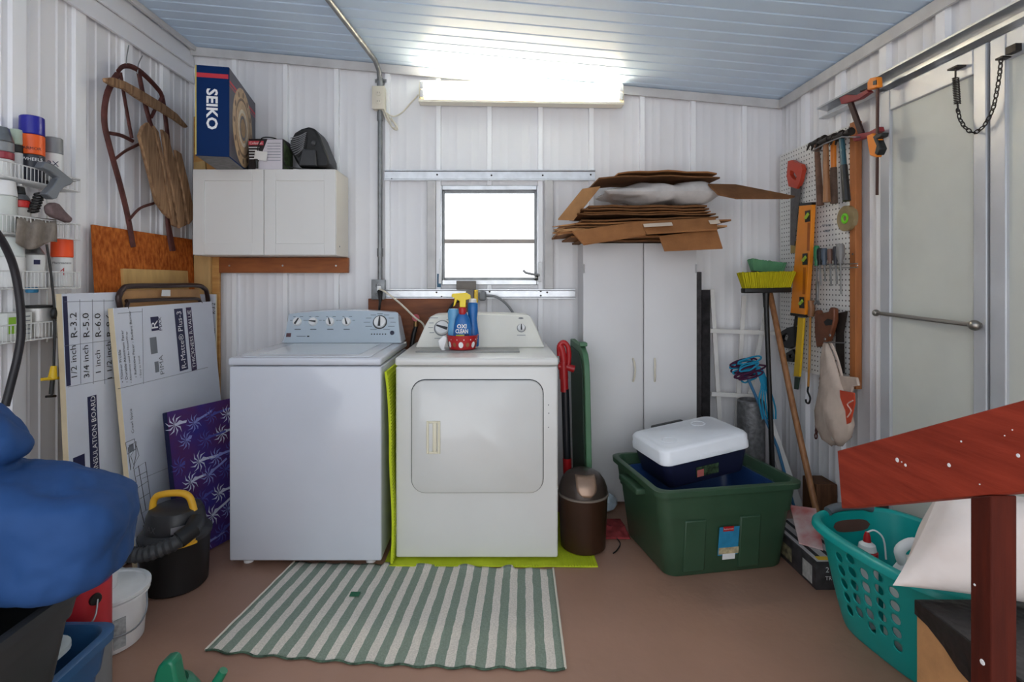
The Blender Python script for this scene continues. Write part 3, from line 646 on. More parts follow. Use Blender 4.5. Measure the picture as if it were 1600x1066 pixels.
# ---- lime ribbed mat, upright between machines and under the dryer
LIME = mat('lime_foam', (190, 204, 44), .7, 0, .06, 20)
m = MB(); xs = lambda z: -.466-.034*max(0, (z-.55)/.33)**1.5+.006*math.sin(z*9)
n = 40; a = []; b = []
for k in range(n+1):
    z = .012+.855*k/n; a.append(V((xs(z)-.005, 2.395, z))); b.append(V((xs(z)+.005, 2.395, z)))
m.prism(a+b[::-1], (0, .6, 0))
for k in range(58):                                       # ribs
    z = .03+.0143*k; m.box((xs(z)+.0045, 2.392, z-.0035), (xs(z)+.0085, 2.99, z+.0035))
lm = thing('ribbed_mat', 'lime green ribbed foam mat standing between the machines and lying under the dryer', 'mat', (-.47, 2.7, 0))
build('upright_sheet', m, LIME, lm)
m = MB(); n = 64
top = [V((-.50+.953*k/n, 2.385+.004*math.sin(k*.4), .0125+.004*max(0, math.sin(k*.27))*(k < 50))) for k in range(n+1)]
m.prism([p-V((0, 0, .0065)) for p in top]+top[::-1], (0, .56, 0))
for k in range(76):
    x = -.495+.0125*k; m.box((x-.003, 2.384, .012), (x+.003, 2.42, .0155)) if x < .27 else m.box((x-.003, 2.384, .012), (x+.003, 2.94, .0155))
m.v = [V((p.x, p.y, max(.001, p.z-.006))) for p in m.v]
build('floor_sheet', m, LIME, lm)
# ---- striped rug
rg = MB(); BLc, BRc, FLc, FRc = V((-.9075, 2.425)), V((.25, 2.365)), V((-.9956, 1.846)), V((.2256, 1.7546)); nx_, ny_ = 90, 40
ruv = []
for i in range(nx_+1):
    for j in range(ny_+1):
        u, v = i/nx_, j/ny_
        p = (FLc.lerp(FRc, u)).lerp(BLc.lerp(BRc, u), v)
        ed = .006*math.sin(u*70)*(abs(v-.5)*2)**8
        sc = max(0, (v-.9)/.1)
        z = .003+.003*abs(noise.noise(V((u*14, v*6, 0))))+sc*.012*max(0, math.sin(u*38+1))*(.35 < u < .85)
        sag = -.035*math.sin(math.pi*u)*(1-v)*.6
        rg.v.append(V((-.42+(u-.5)*1.19, 0, 0))); ruv.append(V((p.x, p.y+ed+sag, z)))
for i in range(nx_):
    for j in range(ny_): q = i*(ny_+1)+j; rg.f.append((q, q+ny_+1, q+ny_+2, q+1))
flat = [V(((i//(ny_+1))/nx_, (i % (ny_+1))/ny_, 0)) for i in range(len(ruv))]
rg.v = ruv
RUGM = stripes('rug_stripes', (228, 219, 208), (138, 152, 137), 0, 1/18.2, .52, .012, wob=.004)
rugt = thing('striped_rug', 'green and cream striped cotton rug on the floor before the washer', 'rug', (-.36, 2.1, 0))
ro = build('woven_field', rg, RUGM, rugt, solid=.004)
ca = ro.data.attributes.new('weave', 'FLOAT_VECTOR', 'POINT'); ca.data.foreach_set('vector', [c for p in flat for c in p])
nt = RUGM.node_tree; an = nt.nodes.new('ShaderNodeAttribute'); an.attribute_name = 'weave'
sx = [x for x in nt.nodes if x.type == 'SEPXYZ'][0]
for l in list(sx.inputs[0].links): nt.links.remove(l)
nt.links.new(an.outputs['Vector'], sx.inputs[0])
hem = MB(); hem.tube([ruv[i*(ny_+1)]+V((0, -.003, .002)) for i in range(nx_+1)], .0035, 6); build('hem', hem, mat('hem_green', (78, 98, 82), .9, var=.4, scale=60), rugt)
build('hem', MB().tube([ruv[nx_*(ny_+1)+j]+V((.002, 0, .002)) for j in range(ny_+1)], .0045, 6), mat('hem_cream', (222, 214, 200), .9), rugt)
he2 = MB().tube([ruv[j]+V((-.002, 0, .002)) for j in range(ny_+1)], .0045, 6); build('hem', he2, mat('hem_cream', (222, 214, 200), .9), rugt)
pc = Fl(555, 932); build('patch', MB().box((pc.x-.02, pc.y-.016, .0085), (pc.x+.018, pc.y+.014, .0105)), mat('patch_green', (52, 104, 78), .9), rugt)
# ================================================================ left wall: rack and its contents
WIRE = mat('white_wire', (228, 228, 226), .4, 0, .03)
rk = thing('wire_rack', 'white wire basket rack with four tiers on the corrugated wall', 'rack', (XL+.09, 2.05, 1.05))
RY0, RY1, RXF, RXB = 1.78, 2.249, -1.74, -1.848
TIERS = ((1.645, 1.697), (1.444, 1.508), (1.243, 1.3075), (1.05, 1.113))
for z0, z1 in TIERS:
    b = MB()
    for z in (z0, z1): b.tube([V((RXB, RY0, z)), V((RXF, RY0, z)), V((RXF, RY1, z)), V((RXB, RY1, z))], .0026, 6, closed=True)
    y = RY0
    while y < RY1:
        b.tube([V((RXB, y, z0)), V((RXF, y, z0)), V((RXF, y, z1))], .0016, 5); y += .0165
    for k in range(6):
        x = RXB+(RXF-RXB)*k/5; b.tube([V((x, RY1, z0)), V((x, RY1, z1))], .0016, 5)
    build('basket', b, WIRE, rk)
for y in (RY1-.03, RY0+.05): build('upright', MB().tube([V((RXB-.004, y, 1.02)), V((RXB-.004, y, 1.75))], .004, 6), WIRE, rk)
def ry(px, x=-1.80): return x*FP/(px-CX)
def can(name, label, px, tier, ztop_py, r, parts, x=-1.795, cat='can', group=None):
    """parts: (part name, z0 fraction, z1 fraction, radius factor, material)"""
    y = ry(px, x); z0 = TIERS[tier][0]+.0045; z1 = H-(ztop_py-CY)*y/FP; h = z1-z0
    t = thing(name, label, cat, (x, y, z0), group=group)
    for nm, a, b, k, m_ in parts:
        k0, k1 = k if isinstance(k, tuple) else (k, k)
        e = .003
        build(nm, MB().lathe([(r*k0-.002, h*a+.0003), (r*k0, h*a+e), (r*k1, h*b-e), (r*k1-.003, h*b-.0003)], (x, y, z0), 24), m_, t)
    return t, V((x, y, z0)), h
LBLW = mat('label_white', (228, 228, 226), .4); CAPG = mat('cap_grey', (136, 138, 140), .4)
AO = mat('armor_orange', (240, 96, 30), .4); AB = mat('cap_royal_blue', (34, 34, 150), .35)
FO = mat('fluor_orange', (255, 86, 30), .5, 0, .03)
def lab(t, c, s, zfr, r, h, m_, width, ang=None):
    d = V((0-c.x, 0-c.y, 0)).normalized()
    if ang: d = Matrix.Rotation(ang, 3, 'Z') @ d
    r_ = d.cross(EZ)*-1
    text(s, m_, t, c+V((0, 0, h*zfr))+d*(r+.001), EZ.cross(d), EZ, width=width)
t, c, h = can('spray_can', 'tall wheel cleaner can with blue cap and orange label', 50, 0, 183, .040, [('body', 0, .42, 1, mat('wheel_black', (44, 46, 56), .4)), ('label', .42, .72, 1.0, AO), ('cap', .72, 1, (1, .97), AB)])
lab(t, c, 'ARMOR', .50, .04, h, INKB, .055); lab(t, c, 'WHEELS', .34, .04, h, INKW, .062)
t, c, h = can('spray_can', 'paint spray can with a grey cap marked 2X', 83, 0, 216, .034, [('body', 0, .12, 1, STEEL), ('label', .12, .68, 1, LBLW), ('cap', .68, 1, (.98, .95), CAPG)], x=-1.795)
lab(t, c, '2X', .46, .0345, h, INKN, .036)
t, c, h = can('spray_can', 'silver domed spray can with red band at the end of the top tier', 2, 0, 199, .036, [('body', 0, .35, 1, LBLW), ('band', .35, .5, 1.01, mat('band_red', (150, 50, 62), .4)), ('label', .5, .7, 1, CAPG), ('cap', .7, 1, (1, .62), STEEL)])
can('spray_can', 'white bottle with a dark band between two cans on the top tier', 25, 0, 203, .026, [('body', 0, .55, 1, LBLW), ('band', .55, .7, 1.02, BLACK), ('cap', .7, 1, (.95, .9), mat('cap_pale_green', (188, 204, 184), .4))], x=-1.82, cat='bottle')
can('white_jar', 'cloudy white plastic jar at the end of the second tier', 2, 1, 282, .045, [('body', 0, .7, 1, mat('cloudy_white', (206, 210, 204), .4)), ('lid', .7, 1, (1.02, .9), WHITE)], cat='jar')
t, c, h = can('spray_can', 'grey spray can with a red band and black nozzle cap', 31, 1, 287, .033, [('body', 0, .52, 1, mat('can_grey', (176, 172, 166), .4)), ('band', .52, .66, 1.01, mat('band_red2', (196, 44, 40), .4)), ('shoulder', .66, .78, (1, .7), STEEL), ('cap', .78, .94, (.55, .42), BLACK), ('nozzle', .94, 1, .25, WHITE)], x=-1.78)
t, c, h = can('white_jar', 'white plastic bottle with a frosted cap on the third tier', 16, 2, 371, .043, [('body', 0, .62, 1, LBLW), ('cap', .62, 1, (.98, .9), mat('frosted', (222, 228, 224), .45))], cat='jar')
t, c, h = can('spray_can', 'white spray can with a bare silver dome on the third tier', 52, 2, 374, .036, [('body', 0, .68, 1, LBLW), ('dome', .68, .86, (1, .55), STEEL), ('nozzle', .86, 1, .38, WHITE)])
build('label_patch', quadp(c+V((.033, -.022, h*.52)), V((.55, .83, 0)), EZ, .02, .018), INKN, t)
t, c, h = can('spray_can', 'paint spray can with a bright orange cap', 97, 2, 374, .037, [('body', 0, .62, 1, LBLW), ('cap', .62, 1, (1.03, 1.0), FO)])
lab(t, c, 'Fluorescent', .5, .0375, h, INKB, .06); lab(t, c, '4', .32, .0375, h, RED, .02)
t, c, h = can('tin_can', 'plain silver tin with a black lid on the lowest tier', 59, 3, 477, .052, [('body', 0, .93, 1, mat('tin', (190, 188, 184), .35, .6)), ('lid', .93, 1, 1.02, BLACK)], x=-1.795, cat='tin')
bxq = thing('small_carton', 'white and green printed carton at the end of the lowest tier', 'box', (-1.795, 1.985, 1.0545))
build('carton', rbox((-1.835, 1.93, 1.0545), (-1.755, 2.035, 1.155), .002, 2), mat('carton_white2', (214, 216, 212), .6), bxq)
build('green_print', quadp((-1.7545, 1.95, 1.11), EY, EZ, .03, .06), mat('lime_print', (150, 200, 60), .6), bxq)
pr = MB()
for k in range(5): pr.merge(quadp((-1.7545, 2.0, 1.14-.016*k), EY, EZ, .05, .004))
stuff(build('fine_print', pr, INKG, bxq))
bd = thing('bottle_cap', 'blue plastic jug with its round base showing under the third tier', 'bottle', Lw(52, 455, .06))
build('body', MB().lathe([(.018, 0), (.02, .004), (.02, .045), (.012, .06)], V((-1.822, ry(50, -1.822), 1.226)), 18), mat('cap_sky', (60, 150, 200), .4), bd)
# grey caulking tool, glove and rag
gt = thing('staple_gun', 'grey hand staple gun with black spring lying on the wire rack', 'tool', Lw(75, 330, .1))
poly = [(52, 262), (58, 252), (70, 256), (82, 265), (105, 283), (99, 289), (90, 292), (82, 300), (78, 310), (70, 312), (60, 303), (72, 290), (80, 278), (66, 268)]
build('body', MB().prism([Lw(x, y, .165) for x, y in poly], (.03, 0, 0)), mat('tool_grey', (120, 124, 130), .35, .5), gt, bev=.004)
sg = MB(); a, b = Lw(52, 330, .14), Lw(62, 304, .15)
for k in range(7): sg.tube([a.lerp(b, k/6)+V((0, .018*math.cos(j*math.pi/5), .004*math.sin(j*math.pi/5)))+V((.012*math.sin(j*math.pi/5), 0, 0)) for j in range(10)], .004, 6, closed=True)
stuff(build('spring', sg, BLACK, gt))
build('tip', MB().tube([Lw(100, 284, .17), Lw(112, 280, .165), Lw(125, 281, .16)], [.003, .0012], 6).tube([Lw(100, 286, .17), Lw(112, 284, .165), Lw(125, 282, .16)], [.003, .0012], 6), STEEL, gt)
gl = MB(); P_ = [(66, 322), (74, 316), (82, 318), (92, 330), (104, 342), (100, 349), (88, 344), (76, 340), (68, 334)]
one('work_glove', MB().prism([Lw(x, y, .145) for x, y in P_], (.03, 0, 0)), mat('glove_mauve', (116, 98, 98), .9, 0, .15, 30, .4, 40), 'crumpled mauve brown work glove on the second rack tier', 'glove', bev=.008)
rg_ = MB(); n = 14; vs = []
for i in range(n+1):
    for j in range(9):
        u, v = i/n, j/8; px = 26+u*62; py = 338+v*(42+8*math.sin(u*5)) + 6*u
        w__ = .15+.012*math.sin(u*14+v*2)+.012*(1-v)
        if v < .2: w__ -= .05*(.2-v)/.2
        vs.append(Lw(px, py, w__))
rg_.add(vs, [(i*9+j, (i+1)*9+j, (i+1)*9+j+1, i*9+j+1) for i in range(n) for j in range(8)])
one('grey_rag', rg_, mat('rag_grey', (142, 132, 122), .95, 0, .12, 30, .4, 60), 'grey cloth rag draped over the second rack tier', 'cloth', solid=.006, ang=80)
one('rubber_hose', MB().tube([Lw(-8, 360, .2), Lw(8, 385, .2), Lw(22, 420, .2), Lw(31, 470, .2), Lw(33, 520, .2), Lw(27, 560, .2), Lw(17, 600, .2), Lw(8, 635, .2)], .0125, 12, sub=5), mat('hose_black', (30, 27, 32), .4), 'thick black rubber hose bowing down in front of the wire rack', 'hose', ang=80)
rd = thing('rod_tool', 'thin black rod tool with a yellow cross grip hanging from the rack', 'tool', Lw(80, 622, .15))
build('rod', MB().tube([Lw(73, 382, .15), Lw(80, 430, .15), Lw(85, 490, .15), Lw(84, 575, .15), Lw(81, 618, .15)], .0045, 8, sub=4), BLACK, rd)
build('grip', MB().tube([Lw(84, 572, .152), Lw(82, 592, .152)], [.010, .016], 12).tube([Lw(65, 593, .152), Lw(82, 592, .156), Lw(98, 590, .152)], .006, 8), YELLOW, rd)
build('foot', MB().tube([Lw(82, 594, .15), Lw(80, 616, .15)], .008, 8).tube([Lw(72, 620, .15), Lw(87, 619, .15)], .005, 8), BLACK, rd)
build('clamp', MB().ball(Lw(85, 490, .15), (.012, .016, .024)), BLACK, rd)
# ---- sheet goods against the left wall
OSB = mat('osb', (206, 116, 48), .8, 0, .3, 60, .3, 50, (1, 1, .5), col2=(146, 66, 18))
def sheet(name, pts, th, m_, label, cat='board', group=None, **k):
    a = [V(p) for p in pts]; n_ = (a[1]-a[0]).cross(a[3]-a[0]).normalized()
    if n_.x < 0: n_ = -n_
    return one(name, MB().prism(a, n_*-th), m_, label, cat, group, **k)
za = Lw(122, 348, .06).z
sheet('osb_sheet', [(XL+.066, 2.42, za), (XL+.066, 3.21, za-.005), (XL+.15, 3.21, .003), (XL+.15, 2.42, .003)], .012, OSB, 'orange-brown strand board sheet leaning below the sled', bev=.001)
zb = H-(420-CY)*2.62/FP
sheet('pine_board', [(XL+.092, 2.58, zb), (XL+.092, 3.12, zb), (XL+.17, 3.12, .003), (XL+.17, 2.58, .003)], .018, mat('pale_pine', (214, 176, 112), .6, 0, .1, 6, .1, 40, (1, 3, 1), col2=(190, 150, 90)), 'pale pine board with a knot leaning on the strand board', bev=.002)
one('pine_plank', MB().box((-1.815, 3.225, .003), (-1.66, 3.244, 2.26)), PINE, 'tall pine plank standing in the corner behind the wall cabinet', 'plank', base=(-1.74, 3.235, 0), bev=.002)
one('split_plank', MB().prism([(-1.80, 3.205, 1.98), (-1.735, 3.205, 1.99), (-1.73, 3.205, 1.86), (-1.70, 3.205, 1.62), (-1.71, 3.205, .003), (-1.80, 3.205, .003)], (0, .018, 0)), mat('split_pine', (206, 170, 116), .7, 0, .12, 8, .2, 40, (3, 3, .5)), 'paler split plank in front of the tall pine plank', 'plank')
# insulation boards
FOAM = mat('foam_edge', (222, 204, 170), .9, 0, .06); FACE = mat('insulation_face', (220, 224, 234), .45, .0, .03, 4)
class Brd:
    def __init__(s, label, y0, y1, xt, zt, xb, th=.022):
        s.O = V((xt, y0, zt)); s.U = EY; dn = V((xb-xt, 0, -zt)); s.Ln = dn.length; s.Vd = dn.normalized(); s.N = V((zt, 0, xb-xt)).normalized()
        s.w = y1-y0; s.root = thing('insulation_board', label, 'insulation', V((xb, (y0+y1)/2, 0)), group='insulation boards')
        a = [s.P(0, 0), s.P(s.w, 0), s.P(s.w, s.Ln-.012), s.P(0, s.Ln-.012)]
        build('foam_core', MB().prism([p-s.N*.0025 for p in a], -s.N*th), FOAM, s.root)
        build('facing', MB().prism([p-s.N*.0022 for p in a], s.N*.0022), FACE, s.root)
    def P(s, u, v, e=0): return s.O+s.U*u+s.Vd*v+s.N*e
    def at(s, px, py):
        # intersection of the view ray with the board face, as (u, v)
        d = V(((px-CX)/FP, 1, -(py-CY)/FP)); o = V((0, 0, H)); t = (s.O-o).dot(s.N)/d.dot(s.N); p = o+d*t
        return (p-s.O).dot(s.U), (p-s.O).dot(s.Vd)
    def tx(s, st, px, py, hgt, m_, wid=None, **k):
        u, v = s.at(px, py); return text(st, m_, s.root, s.P(u, v, .0008), -s.Vd, -s.U, height=hgt, width=wid, **k)
    def band(s, px, py0, py1, wid, m_, nm='printed_band'):
        u, _ = s.at(px, (py0+py1)/2); _, v0 = s.at(px, py0); _, v1 = s.at(px, py1)
        build(nm, quadp(s.P(u, (v0+v1)/2, .0004), -s.Vd, -s.U, abs(v1-v0), wid, .0004, .0003), m_, s.root); return abs(v1-v0)
    def line(s, pts, m_, r=.0012, nm='printed_line'):
        build(nm, MB().tube([s.P(*s.at(*p), .0004) for p in pts], r, 4, flat=.4), m_, s.root)
b1 = Brd('white insulation board printed with R-values beside the wire rack', 2.106, 2.60, XL+.18, 1.222, XL+.233)
for px, r_, t_ in ((114.5, 'R-3.2', '1/2 inch'), (134, 'R-5.0', '3/4 inch'), (152.5, 'R-6.0', '1 inch'), (170, 'R-9.6', '1 1/2 inch')):
    b1.tx(r_, px, 508, .034, INKB); b1.tx(t_, px, 565 if px < 165 else 563, .03, INKB)
b1.band(104, 463, 604, .022, INKN)
for px in (124.5, 144, 162): b1.line([(px, 468), (px+1.5, 600)], INKG)
b1.line([(100, 541), (178, 531)], INKG); b1.line([(106, 605), (182, 590)], INKG); b1.line([(100, 472), (178, 470)], INKG)
L_ = b1.band(146, 618, 740, .05, INKN); b1.tx('INSULATION BOARD', 147, 676, .026, INKW, L_*.95)
b1.band(124, 712, 760, .06, INKN)
b2 = Brd('white insulation board printed with bullet points in front of the brown tube frame', 2.332, 3.138, -1.66, 1.154, -1.55)
for px, py, s_ in ((191, 555, 'Thinner Profile'), (198, 552, 'Durable Aluminum Facer'), (205, 549, 'Alternative used for HouseWrap'), (212, 546, 'Reflective Facer - Radiant Barrier'), (220, 566, 'Easy to Install')):
    u, v0 = b2.at(px, 598 if px < 210 else 590); text('• '+s_, INKB, b2.root, b2.P(u, v0, .0008), -b2.Vd, -b2.U, height=.015, align='LEFT')
b2.tx('Crawl Space', 206, 658, .02, INKB)
L_ = b2.band(283, 482, 580, .075, INKN); b2.tx('R-Matte® Plus-3', 283, 531, .044, INKW, L_*.92)
L_ = b2.band(299, 480, 580, .05, mat('purple_ink', (52, 36, 76), .6)); b2.tx('THICKNESS R-VALUE', 299, 530, .03, INKW, L_*.92)
b2.band(242, 495, 517, .06, INKN); b2.tx('R', 241, 507, .05, INKW); b2.tx('MAX', 250, 506, .022, INKN)
b2.band(240, 527, 553, .05, INKG); b2.band(245, 565, 582, .03, INKG); b2.tx('PIMA', 252, 570, .03, INKG)
b2.line([(184, 608), (325, 574)], INKG); b2.line([(222, 482), (224, 600)], INKG); b2.line([(184, 490), (222, 487)], INKG)
b2.line([(222, 748), (300, 716)], INKG)
for pl_ in ([(209, 734), (227, 722), (237, 793), (221, 802), (209, 734)], [(221, 802), (229, 833)], [(213, 745), (229, 737)], [(216, 762), (231, 752)], [(218, 780), (234, 770)], [(216, 728), (228, 798)], [(208, 733), (212, 712), (212, 690), (200, 700), (204, 735)], [(196, 692), (210, 686), (212, 702), (199, 710), (196, 692)], [(204, 713), (213, 697), (217, 712), (209, 727), (204, 713)]): b2.line(pl_, INKB, .0016)
b2.band(205, 694, 706, .03, INKG)
b3 = thing('insulation_board', 'narrow edge of an insulation board standing behind the brown tube frame', 'insulation', (-1.72, 3.19, 0), group='insulation boards')
a = Bw(337, 460, .115)
build('foam_core', MB().box((-1.80, 3.187, .003), (a.x, 3.201, a.z)), FOAM, b3); build('facing', MB().box((-1.80, 3.184, .003), (a.x, 3.1868, a.z)), FACE, b3)
q = Bw(333.5, 482, .116); text('R-3.2', INKB, b3, V((q.x, 3.1838, q.z)), EZ, -EX, height=.022); q = Bw(333.5, 526, .116); text('1/2 inch', INKB, b3, V((q.x, 3.1838, q.z)), EZ, -EX, height=.022)
build('printed_band', quadp(V((Bw(325, 480, .116).x, 3.1838, Bw(325, 480, .116).z)), EX, EZ, .025, .09), INKN, b3)
# brown tubular folding chair
BRN = mat('brown_enamel_tube', (58, 42, 40), .3, .4, .1)
fc = thing('folding_chair', 'folded brown steel-tube chair wedged behind the front insulation board', 'chair', (-1.72, 2.85, 0))
w0 = .20
Q = lambda px, py, k=0: Lw(px, py, w0+k)
rt = D(345, 652, 3.165); rt2 = D(362, 800, 3.12)
build('frame', MB().tube([V((-1.61, 2.50, .02)), V((-1.673, 2.47, .9)), Q(187, 478), Q(186, 462), Q(192, 452), Q(203, 447.5), Q(260, 446.5), Q(306, 446), Q(318, 450), Q(324, 462), D(330, 520, 3.165), rt, V((-1.55, 3.165, .02))], .0125, 10, sub=3), BRN, fc, ang=80)
build('back_rest', MB().prism([Q(190, 470, -.01), Q(196, 453, -.01), Q(310, 452, -.01), Q(316, 474, -.01), Q(310, 500, -.01), Q(190, 510, -.01)], (-.004, 0, 0)), mat('chair_tan', (186, 140, 92), .6, 0, .12, 10), fc)
build('inner_tube', MB().tube([Q(196, 492, .012), Q(200, 473, .012), Q(208, 470, .012), Q(300, 467, .012), Q(312, 470, .012), Q(315, 480, .012)], .009, 10, sub=3), BRN, fc)
build('paper_tag', MB().prism([Q(253, 453, .004), Q(266, 453, .004), Q(266, 463, .004), Q(252, 463, .004)], (.001, 0, 0)), WHITE, fc)
# ---- vintage sled
sd = thing('wooden_sled', 'old wooden runner sled with rusty steel frame hung on the corrugated wall', 'sled', Lw(240, 390, .06))
S = lambda pts, k=.07: [Lw(x, y, k) for x, y in pts]
def strap(nm, pts, wd=.013, k=.075, m_=RUST, sub=4): return build(nm, MB().tube(S(pts, k), wd, 8, sub=sub, flat=.55), m_, sd, ang=70)
strap('runner', [(208, 386), (200, 340), (188, 290), (172, 232), (163, 190), (166, 152), (176, 128), (184, 116)], .014)
strap('runner', [(268, 392), (262, 350), (262, 300), (264, 250), (262, 215), (258, 180), (253, 150), (243, 135), (222, 114), (205, 104), (192, 104), (184, 112)], .013)
strap('strut', [(188, 113), (194, 150), (201, 190), (206, 216)], .009); strap('strut', [(217, 114), (224, 150), (234, 190), (244, 215)], .013)
strap('strut', [(254, 150), (244, 168), (236, 184)], .011)
strap('cross_bar', [(171, 208), (190, 212), (208, 221)], .009); strap('cross_bar', [(178, 250), (196, 236), (218, 225)], .012); strap('cross_bar', [(200, 346), (218, 326), (240, 318)], .012)
strap('foot_bar', [(262, 344), (266, 362), (272, 392)], .011)
bar = MB(); tp_, bt_ = [(159, 122), (172, 121), (190, 127), (212, 139), (234, 152), (252, 163), (272, 178), (289, 198)], [(286, 200), (268, 187), (248, 175), (232, 167), (210, 154), (190, 140), (172, 135), (160, 128)]
build('steering_bar', MB().prism(S(tp_+bt_, .105), (.02, 0, 0)), OLDWOOD, sd, bev=.004)
for pl_ in ([(213, 212), (219, 197), (227, 191), (234, 203), (248, 262), (256, 312), (262, 342), (252, 333), (240, 316), (226, 262)],
            [(236, 196), (243, 206), (252, 250), (262, 300), (272, 355), (266, 352), (264, 340), (258, 305), (250, 258), (238, 208)],
            [(249, 202), (258, 210), (268, 250), (278, 300), (287, 352), (276, 357), (266, 302), (256, 250)],
            [(270, 234), (279, 240), (290, 285), (299, 330), (300, 340), (291, 351), (282, 302), (272, 252)]):
    build('slat', MB().prism(S(pl_, .092+.006*(len(pl_) % 3)), (.018, 0, 0)), OLDWOOD, sd, bev=.004)
for (xa, ya), (xb_, yb_) in (((197, 103), (201, 72)), ((215, 115), (222, 88))):
    one('wire_hook', MB().tube(S([(xa, ya), (xa+1, ya-14), (xb_, yb_)], .08)+[Lw(xb_, yb_, .04)], .0025, 6, sub=3), STEEL, 'thin wire hook at the rounded tip of the sled' if xa < 200 else 'thin wire hook at the shoulder of the sled beside the other hook', 'hook', 'hooks holding the sled')
# ================================================================ floor, left side
# palm print cushion bag
A, B_, Cc, Dd = V((-1.40, 2.40, .004)), V((-1.27, 2.74, .004)), V((-1.385, 2.86, .655)), V((-1.53, 2.50, .662))
PURP = mat('palm_cloth', (84, 44, 88), .85, 0, .5, 7, .1, 60, col2=(50, 46, 124))
pb = thing('palm_print_bag', 'purple beach chair bag printed with pale palm trees', 'bag', (A+B_)/2)
nP = (B_-A).cross(Dd-A).normalized(); nP = nP if nP.dot(V((0, -1, 0))) > 0 else -nP
n = 14; g0 = []; 
def bagp(u, v): return (A.lerp(B_, u)).lerp(Dd.lerp(Cc, u), v)+nP*(.012*math.sin(math.pi*u)*math.sin(math.pi*v)+.004*noise.noise(V((u*4, v*4, 3))))
fr_ = [[bagp(i/n, j/n) for j in range(n+1)] for i in range(n+1)]
m = MB(); m.add([p for r in fr_ for p in r], [(i*(n+1)+j, (i+1)*(n+1)+j, (i+1)*(n+1)+j+1, i*(n+1)+j+1) for i in range(n) for j in range(n)])
build('cover', m, PURP, pb, ang=80)
bk_ = MB().prism([p-nP*.004 for p in (A, B_, Cc, Dd)], -nP*.03); build('lining', bk_, mat('lining_navy', (30, 34, 66), .8), pb, bev=.004)
eu, ev = (B_-A).normalized(), (Dd-A).normalized()
rnd = random.Random(4)
PW = [mat('palm_pale', (206, 208, 226), .8), mat('palm_lilac', (140, 146, 206), .8), mat('palm_blue', (84, 84, 160), .8)]
def palm(u, v, s, ti_, m_):
    mb = MB(); c = bagp(u, v)+nP*.003
    R_ = lambda a, r: c+(eu*math.cos(a)+ev*math.sin(a))*r
    L__ = lambda p0, p1, w_, k=1: mb.add([p0-nP.cross((p1-p0).normalized())*w_, p0+nP.cross((p1-p0).normalized())*w_, p1+nP*.0005*k], [(0, 1, 2)])
    for k in range(9):
        a = ti_+math.radians(30+38*k); mid = R_(a, s*.5); end = R_(a-.35, s*.85)
        w_ = s*.065; sdv = nP.cross((mid-c).normalized())*w_
        mb.add([c, mid+sdv, end, mid-sdv], [(0, 1, 2, 3)])
    tr_ = [R_(ti_+.1, r*s) for r in (0, .7, 1.4, 2.1)]; tr_[1] += nP.cross(eu)*s*.05
    for a, b in zip(tr_, tr_[1:]):
        sdv = nP.cross((b-a).normalized())*s*.09; mb.add([a+sdv, b+sdv, b-sdv, a-sdv], [(0, 1, 2, 3)])
    stuff(build('palm_print', mb, m_, pb, recalc=False))
for r in range(7):
    for q in range(4):
        u = (.08+.25*q+(.12 if r % 2 else 0)); v = .06+.14*r
        if u > .93: continue
        palm(u, v+rnd.uniform(-.02, .02), rnd.uniform(.052, .062), rnd.uniform(-.15, .35), PW[(q+r*2) % 3])
# wet/dry vacuum
vc = V((-1.3465, 2.26, 0)); VB = mat('vac_black', (22, 22, 23), .45, 0, .1, 30)
va = thing('shop_vacuum', 'black and yellow wet-dry vacuum with ribbed hose', 'vacuum', vc)
build('drum', MB().lathe([(.115, .002), (.122, .01), (.130, .195), (.134, .205), (0, .205)], vc, 36), VB, va)
build('motor_head', MB().lathe([(.136, .206), (.138, .222), (.126, .236), (.116, .245), (.108, .30), (.098, .322), (.07, .334), (0, .338)], vc, 36), mat('vac_charcoal', (44, 44, 46), .4), va)
build('handle', MB().tube([vc+V((-.085, -.02, .315)), vc+V((-.078, -.02, .36)), vc+V((-.05, -.02, .382)), vc+V((.03, -.02, .388)), vc+V((.07, -.02, .37)), vc+V((.088, -.02, .315))], .014, 10, sub=5), mat('vac_yellow', (238, 180, 46), .4), va, ang=80)
for a in (-.6, 2.6):
    p = vc+V((.133*math.cos(a), .133*math.sin(a), .235)); build('latch', rbox(p-V((.012, .014, .025)), p+V((.012, .01, .02)), .004), MATS['vac_yellow'], va)
ha = [V((-1.215, 2.15, .275)), V((-1.26, 2.095, .245)), V((-1.35, 2.065, .222)), V((-1.43, 2.075, .222)), V((-1.48, 2.11, .25))]
pa = smooth_path(ha, 9); hm = MB(); hm.tube(pa, [0.030 if i % 2 else .0255 for i in range(len(pa))], 12); build('hose', hm, DGREY, va)
build('hose_cuff', MB().tube([V((-1.23, 2.205, .285)), V((-1.215, 2.15, .275)), V((-1.245, 2.11, .255))], .034, 12), VB, va)
build('label', quadp(vc+V((.07, -.094, .27)), V((.8, .6, 0)), V((.1, -.13, 1)), .06, .03, .002), mat('vac_label', (150, 148, 150), .5), va)
text('MAX', mat('vac_emboss', (84, 84, 86), .4), va, vc+V((-.04, -.112, .278)), V((.93, -.36, 0)), V((0, .15, 1)), width=.07)
build('yellow_trim', MB().tube([vc+V((.138*math.cos(a), .138*math.sin(a), .207)) for a in [math.radians(-75+6*k) for k in range(9)]], .006, 6), MATS['vac_yellow'], va)
